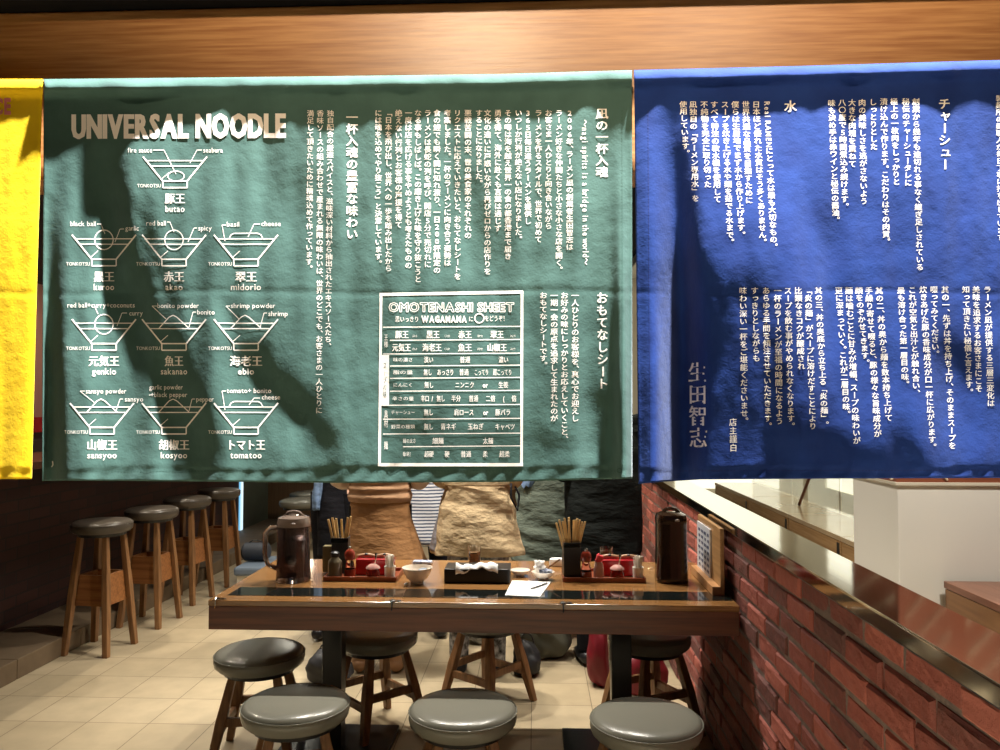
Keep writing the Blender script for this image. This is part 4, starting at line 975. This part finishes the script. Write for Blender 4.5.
def person(label, X, Y, rz, h, spec):
    k = h/1.7
    e = empty('person', label, 'person', (X, Y, 0), rz)
    # --- body: one continuous skinned figure
    J = []; E = []; Rr = []
    def add(p, r, par=None):
        J.append(Vector(p)*k); Rr.append(r*k)
        if par is not None: E.append((par, len(J)-1))
        return len(J)-1
    pel = add((0, 0, .93), .115); sp = add((0, 0, 1.08), .105, pel); ch = add((0, .0, 1.28), .125, sp); nk0 = add((0, -.01, 1.42), .06, ch); nk = add((0, 0, 1.48), .05, nk0)
    hd = add((0, .015, 1.56), .078, nk); hd2 = add((0, .012, 1.63), .085, hd); add((0, .0, 1.69), .05, hd2)
    add((0, .105, 1.575), .012, hd)                      # nose
    for s in (-1, 1):
        hp = add((.09*s, 0, .88), .085, pel); kn = add((.10*s, .01, .48), .055, hp); an = add((.105*s, -.02, .09), .038, kn); hl = add((.105*s, -.02, .04), .034, an); add((.115*s, .12, .03), .026, hl)
        sh = add((.17*s, 0, 1.38), .055, ch); el = add((spec.get('ex', .22)*s, -.02, 1.10), .04, sh)
        wr_ = add((.14*s, .20, 1.08), .026, el); pm = add((.12*s, .27, 1.08), .026, wr_)
        for q, (dx, ln) in enumerate(((-.026, .065), (-.009, .075), (.009, .078), (.026, .066))):
            f0 = add((.12*s+dx*s, .305, 1.08), .0088, pm); f1 = add((.12*s+dx*s, .305+ln*.55, 1.072), .0084, f0); add((.12*s+dx*s, .305+ln*.85, 1.05), .0075, f1)
        t0 = add((.12*s-.036*s, .265, 1.078), .010, pm); add((.12*s-.052*s, .30, 1.07), .009, t0)
    me = bpy.data.meshes.new('body'); me.from_pydata([tuple(p) for p in J], E, []); me.materials.append(M['skin'])
    o = bpy.data.objects.new('body', me); COL.objects.link(o)
    sm = o.modifiers.new('skin', 'SKIN'); sm.use_smooth_shade = True; sub = o.modifiers.new('sub', 'SUBSURF'); sub.levels = 1; sub.render_levels = 1
    for i, v in enumerate(me.skin_vertices[0].data): v.radius = (Rr[i], Rr[i]); v.use_root = (i == 0)
    bpy.context.view_layer.update(); dg = bpy.context.evaluated_depsgraph_get()
    nm = bpy.data.meshes.new_from_object(o.evaluated_get(dg)); o.modifiers.clear(); o.data = nm; nm.name = 'body'
    if not nm.materials: nm.materials.append(M['skin'])
    o.parent = e
    # hair
    bm = bmesh.new(); bmesh.ops.create_icosphere(bm, subdivisions=4, radius=1)
    for v in list(bm.verts):
        c = v.co; low = -.9 if c.y < .1 else .25
        z = c.z if c.z > low else low
        v.co = Vector((c.x*.092, c.y*.105-.012, 1.625+z*.098-(.10*spec.get('hairlen', 1) if (c.z < -.2 and c.y < .1) else 0)))*k
    me = bpy.data.meshes.new('hair'); bm.to_mesh(me); bm.free(); me.materials.append(M['hair']); me.polygons.foreach_set('use_smooth', [True]*len(me.polygons)); ho = bpy.data.objects.new('hair', me); COL.objects.link(ho); ho.parent = e
    for s in (-1, 1):
        m = MB(); m.lathe([(.001, 0), (.009, .002), (.011, .007), (.001, .011)], 12, (0, 0, 0)); eo = m.build('eye', M['black'], e); eo.location = Vector((.032*s, .088, 1.60))*k; eo.rotation_euler = (-PI/2, 0, 0)
    # legs and shoes
    for s in (-1, 1):
        m = MB(); m.tube([Vector(p)*k for p in ((.085*s, 0, .95), (.09*s, 0, .82), (.10*s, .01, .48), (.105*s, -.02, .12), (.105*s, -.02, .085))], [.10*k, .095*k, .068*k, .054*k, .052*k], 20); m.build('trouser_leg', spec['legs'], e, smooth=2)
        m = MB(); m.tube([Vector(p)*k for p in ((.105*s, -.085, .035), (.105*s, -.06, .045), (.108*s, .0, .05), (.114*s, .10, .038), (.116*s, .165, .028))], [.028*k, .045*k, .050*k, .042*k, .026*k], 16, .8)
        for i, v in enumerate(m.v): m.v[i] = (v[0], v[1], max(.001, v[2]))
        m.build('shoe', spec['shoe'], e, smooth=True)
        if spec.get('boot'):
            m = MB(); m.tube([Vector(p)*k for p in ((.105*s, -.02, .05), (.105*s, -.02, .12), (.102*s, 0, .33), (.102*s, 0, .34))], [.055*k, .058*k, .068*k, .066*k], 18); m.build('boot_shaft', spec['shoe'], e, smooth=2)
    # garments
    for g in spec['garments']:
        v, f = loft([(z*1, a, b, c, d) for z, a, b, c, d in dens(g['keys'], g.get('n', 70))], 72, g.get('wr'))
        m = MB(); m.add(v, f); m.build(g['name'], g['mat'], e, smooth=True, solid=.004 if g.get('thick', True) else 0)
        for (pts, rad, nm2, mm2) in g.get('extra', []):
            m = MB(); m.tube(pts, rad, 14); m.build(nm2, mm2, e, smooth=True)
    for s in (-1, 1):
        m = MB(); ex = spec.get('ex', .22); n = 26; A = Vector((.155*s, 0, 1.40))*k; B = Vector((ex*s, -.02, 1.10))*k; C = Vector((.142*s, .19, 1.08))*k
        P = [A.lerp(B, t/14) for t in range(15)]+[B.lerp(C, t/10) for t in range(1, 11)]; rn = random.Random(int(X*100)+s)
        rad = [(.072-.018*t/24)*k*spec.get('sl', 1)*(1+rn.uniform(-.05, .05)) for t in range(len(P))]
        m.tube(P, rad, 20); m.build('sleeve', spec['sleeve'], e, smooth=True)
    return e
def W(am, fs, seed):
    r = random.Random(seed); T_ = [(r.uniform(1, 5), r.uniform(8, 40)*fs, r.uniform(0, 6)) for _ in range(6)]
    def f(a, z):
        v = 0
        for q, kz, p in T_: v += math.sin(round(q)*a+kz*z+p)
        return am*(v/3)
    return f
def flutes(am, n, seed, z0, z1, extra=None):
    def f(a, z):
        t = min(1, max(0, (z0-z)/(z0-z1))); return am*t*math.sin(n*a+2*math.sin(z*6))+(extra(a, z) if extra else 0)
    return f
def cloth2(name, c, c2=None, bscale=5.5, bump=.42, bdist=.05, st=(1, 1, 2.2)): return mat(name, c, .85, noise=c2 or tuple(x*.85 for x in c), nscale=25, bump=bump, bscale=bscale, bdist=bdist, spec=.2, stretch=st)
tan = cloth2('tan_wool', sr(158, 116, 76)); tanlt = cloth2('light_tan_knit', sr(178, 140, 108)); creamc = cloth2('cream_knit', sr(226, 206, 186)); trench = cloth2('beige_cotton', sr(204, 180, 142), bump=.6, bscale=6.5, st=(1, 1, 1.8)); dark = cloth2('black_cloth', (.007, .007, .010)); olive = cloth2('grey_green_nylon', sr(84, 92, 82), bump=.7, bscale=7); denim = cloth2('blue_denim', sr(120, 144, 176), sr(96, 118, 150)); greyc = cloth2('grey_cloth', sr(150, 146, 150))
blk = cloth2('black_down_jacket', (.006, .008, .007), bump=.8, bscale=4); brown = mat('tan_boot_leather', sr(150, 110, 74), .5)
# stripes
stm = bpy.data.materials.new('striped_jersey'); stm.use_nodes = True; nt = stm.node_tree; b = nt.nodes['Principled BSDF']; tc = nt.nodes.new('ShaderNodeTexCoord'); wv = nt.nodes.new('ShaderNodeTexWave'); wv.bands_direction = 'Z'; wv.inputs['Scale'].default_value = 15; wv.inputs['Distortion'].default_value = .6; wv.inputs['Detail Scale'].default_value = 2
rp = nt.nodes.new('ShaderNodeValToRGB'); rp.color_ramp.interpolation = 'LINEAR'; rp.color_ramp.elements[0].position = .55; rp.color_ramp.elements[1].position = .62; rp.color_ramp.elements[0].color = (*sr(196, 198, 202), 1); rp.color_ramp.elements[1].color = (*sr(62, 72, 96), 1)
nt.links.new(tc.outputs['Object'], wv.inputs['Vector']); nt.links.new(wv.outputs['Fac'], rp.inputs[0]); nt.links.new(rp.outputs[0], b.inputs['Base Color']); b.inputs['Roughness'].default_value = .85
def px2x(px, Y): return (px-535)*Y/F
# tan dress person
Y = 4.45
person('person in a tan dress with a light brown knit top, seen from behind', px2x(380, Y), Y, .05, 1.66, dict(legs=dark, shoe=brown, boot=True, sleeve=creamc, ex=.235, sl=.95, garments=[
 dict(name='dress', mat=tan, keys=[(.50, .27, .20, .05, 0), (.62, .225, .175, .035, 0), (.85, .175, .145, .005, 0), (1.0, .168, .13, 0, 0), (1.1, .16, .12, 0, 0)], wr=flutes(.03, 7, 1, .95, .6, W(.008, .6, 3))),
 dict(name='knit_top', mat=tanlt, keys=[(.955, .178, .140, 0, 0), (.985, .186, .148, 0, 0), (1.01, .174, .138, 0, 0), (1.03, .183, .146, 0, 0), (1.055, .173, .137, 0, 0), (1.075, .181, .143, 0, 0), (1.10, .172, .135, 0, 0), (1.25, .19, .13, 0, 0), (1.36, .19, .11, 0, 0), (1.43, .07, .07, 0, 0)], wr=W(.014, .9, 8))]))
# dark jacket person with blue trim
Y = 5.0
person('person in a black jacket with blue and white trim, left of the tan dress', px2x(337, Y), Y, -.2, 1.68, dict(legs=dark, shoe=M['black'], sleeve=dark, ex=.13, garments=[
 dict(name='jacket', mat=dark, keys=[(.55, .11, .15, 0, 0), (.8, .115, .15, 0, 0), (1.0, .11, .13, 0, 0), (1.25, .13, .13, 0, 0), (1.36, .19, .11, 0, 0), (1.43, .07, .07, 0, 0)], wr=W(.02, .6, 5)),
 dict(name='scarf', mat=denim, keys=[(.84, .022, .02, -.085, -.13), (.95, .03, .025, -.08, -.13), (1.06, .026, .025, -.07, -.13), (1.25, .03, .025, -.06, -.13)], wr=W(.2, 1, 2), n=30)]))
# striped shirt
Y = 5.1
person('person in a blue and white striped shirt between the tan dress and the beige coat', px2x(425, Y), Y, .1, 1.64, dict(legs=dark, shoe=M['black'], sleeve=stm, ex=.15, sl=1.0, garments=[
 dict(name='shirt', mat=stm, keys=[(.60, .16, .13, 0, 0), (.63, .175, .14, 0, 0), (.85, .155, .125, 0, 0), (1.0, .135, .115, 0, 0), (1.25, .16, .12, 0, 0), (1.36, .17, .11, 0, 0), (1.43, .07, .07, 0, 0)], wr=W(.03, .8, 6))]))
# trench
Y = 4.42
person('person in a beige belted trench coat seen from behind', px2x(478, Y), Y, 0, 1.68, dict(legs=M['pattern'], shoe=M['black'], sleeve=trench, ex=.20, sl=1.0, garments=[
 dict(name='coat', mat=trench, n=110, keys=[(.675, .262, .18, 0, 0), (.70, .262, .18, 0, 0), (.80, .235, .17, 0, 0), (.92, .212, .155, 0, 0), (1.03, .188, .138, 0, 0), (1.08, .178, .13, 0, 0), (1.14, .185, .13, 0, 0), (1.3, .205, .13, 0, 0), (1.38, .19, .11, 0, 0), (1.44, .07, .07, 0, 0)], wr=flutes(.035, 9, 1, 1.05, .68, W(.045, 1.3, 12))),
 dict(name='belt', mat=trench, thick=True, n=8, keys=[(1.055, .196, .146, 0, 0), (1.095, .196, .146, 0, 0)], wr=W(.01, .5, 2),
      extra=[([(.20, -.05, 1.07), (.235, -.07, 1.0), (.225, -.09, .92), (.19, -.11, .99), (.19, -.10, 1.07)], .006, 'belt_loop', dark)]),
 dict(name='lining', mat=greyc, thick=True, n=30, keys=[(.685, .15, .13, -.13, .035), (.8, .14, .12, -.11, .03), (.95, .11, .10, -.09, .02), (1.04, .08, .08, -.08, .02)], wr=W(.02, .6, 4))]))
# grey-green jacket
Y = 5.1
person('person in a crinkled grey green jacket, between the beige coat and the black jacket', px2x(545, Y), Y, -.15, 1.7, dict(legs=dark, shoe=M['black'], sleeve=olive, ex=.17, sl=1.1, garments=[
 dict(name='jacket', mat=olive, n=110, keys=[(.50, .22, .16, 0, 0), (.75, .205, .155, 0, 0), (.95, .185, .14, 0, 0), (1.1, .17, .14, 0, 0), (1.3, .2, .14, 0, 0), (1.38, .18, .11, 0, 0), (1.44, .07, .07, 0, 0)], wr=W(.05, 2.2, 21)),
 dict(name='denim_scarf', mat=denim, n=40, keys=[(.98, .03, .03, -.10, -.125), (1.05, .06, .035, -.09, -.125), (1.12, .07, .04, -.05, -.125), (1.2, .06, .04, -.02, -.12)], wr=W(.15, 1.2, 9))]))
# black jacket
Y = 4.64
person('person in a bulky black jacket beside the brick wall', px2x(602, Y), Y, .15, 1.74, dict(legs=dark, shoe=M['black'], sleeve=blk, ex=.235, sl=1.25, garments=[
 dict(name='jacket', mat=blk, n=90, keys=[(.60, .20, .18, 0, 0), (.66, .225, .19, 0, 0), (.8, .228, .19, 0, 0), (1.0, .225, .18, 0, 0), (1.25, .23, .16, 0, 0), (1.38, .2, .13, 0, 0), (1.46, .08, .08, 0, 0)], wr=W(.022, 1.0, 31))]))

# ------------------------------------------------------------------ lights
def light(kind, name, loc, energy, col, size=.1, target=None, spot=None, blend=.4, sy=None):
    d = bpy.data.lights.new(name, kind); d.energy = energy; d.color = col
    if kind == 'AREA':
        d.size = size
        if sy: d.shape = 'RECTANGLE'; d.size_y = sy
    else: d.shadow_soft_size = size
    if kind == 'SPOT': d.spot_size = spot; d.spot_blend = blend
    o = bpy.data.objects.new(name, d); COL.objects.link(o); o.location = loc
    if target: o.rotation_euler = (Vector(target)-Vector(loc)).to_track_quat('-Z', 'Y').to_euler()
    return o
# grazing cool light over the curtains, high on the mall ceiling
light('SPOT', 'mall_downlight', (.78, .80, 5.6), 7000, (.95, .98, 1.0), .09, (.1, 1.5, 1.7), math.radians(56), .5)
# warm shop-front light behind the viewer, then an added spot and fill
light('SPOT', 'warm_spot', (-.35, -1.5, 3.7), 520, (1.0, .80, .56), .12, (-.05, 1.6, 2.78), math.radians(41), 1)
light('SPOT', 'warm_spot', (.9, -1.5, 3.7), 300, (1.0, .80, .56), .12, (.85, 1.6, 2.8), math.radians(38), 1)  # added to brighten the right part of the beam
light('SPOT', 'warm_fill', (.6, -1.5, 3.7), 20, (1.0, .66, .50), .12, (.0, 1.6, 2.9), math.radians(52), 1)  # weak wide fill added for the shaded band of the curtains
# inside
warm = (1.0, .88, .70); neu = (1.0, .93, .82)
for (x, y, e_, c, a) in ((-1.0, 4.15, 190, neu, 95), (.42, 3.60, 60, neu, 90), (.30, 4.15, 130, neu, 100), (-.35, 4.15, 190, neu, 95), (-.4, 5.6, 150, warm, 100), (-1.35, 5.1, 130, neu, 85), (-1.3, 7.4, 130, neu, 90), (-2.98, 4.4, 95, warm, 120), (-2.98, 6.6, 90, warm, 120), (-2.05, 3.45, 60, neu, 44)):
    light('SPOT', 'ceiling_spot', (x, y, 2.86), e_, c, .022, (x+(.9 if x < -2 else 0), y, 0), math.radians(a), .6)
# unseen glowing panel added at the back to mirror a streak in the table top
M['glow'] = mat('glow_panel_face', (.9, .9, .8), .5, emit=(1.0, .95, .78), estr=14)
e = empty('added_glow_panel', 'tall unseen glowing panel added on the back wall, mirrored in the table left of the tray', 'glow', (-2.74, YB, 1.66))
m = MB(); m.box(-.09, -.05, 0, .09, -.0, .75); m.build('diffuser', M['glow'], e)
m = MB(); m.box(-.1, -.055, -.02, .1, -.0, 0); m.box(-.1, -.055, .75, .1, 0, .77); m.build('end_cap', M['black'], e)
# corridor
light('AREA', 'corridor_light', (2.3, 6.5, 3.15), 26, (1.0, .96, .86), 1.6, (2.3, 6.5, 0), sy=6)
light('SPOT', 'corridor_spot', (1.75, 2.2, 3.05), 225, (1.0, .94, .86), .1, (2.0, 3.7, 1.0), math.radians(62), .7)
wd = bpy.data.worlds.new('world'); S.world = wd; wd.use_nodes = True
wd.node_tree.nodes['Background'].inputs[0].default_value = (.9, .85, .78, 1); wd.node_tree.nodes['Background'].inputs[1].default_value = .005
S.view_settings.view_transform = 'Standard'; S.view_settings.look = 'None'; S.view_settings.gamma = 1; S.view_settings.exposure = 0; S.view_settings.use_curve_mapping = False
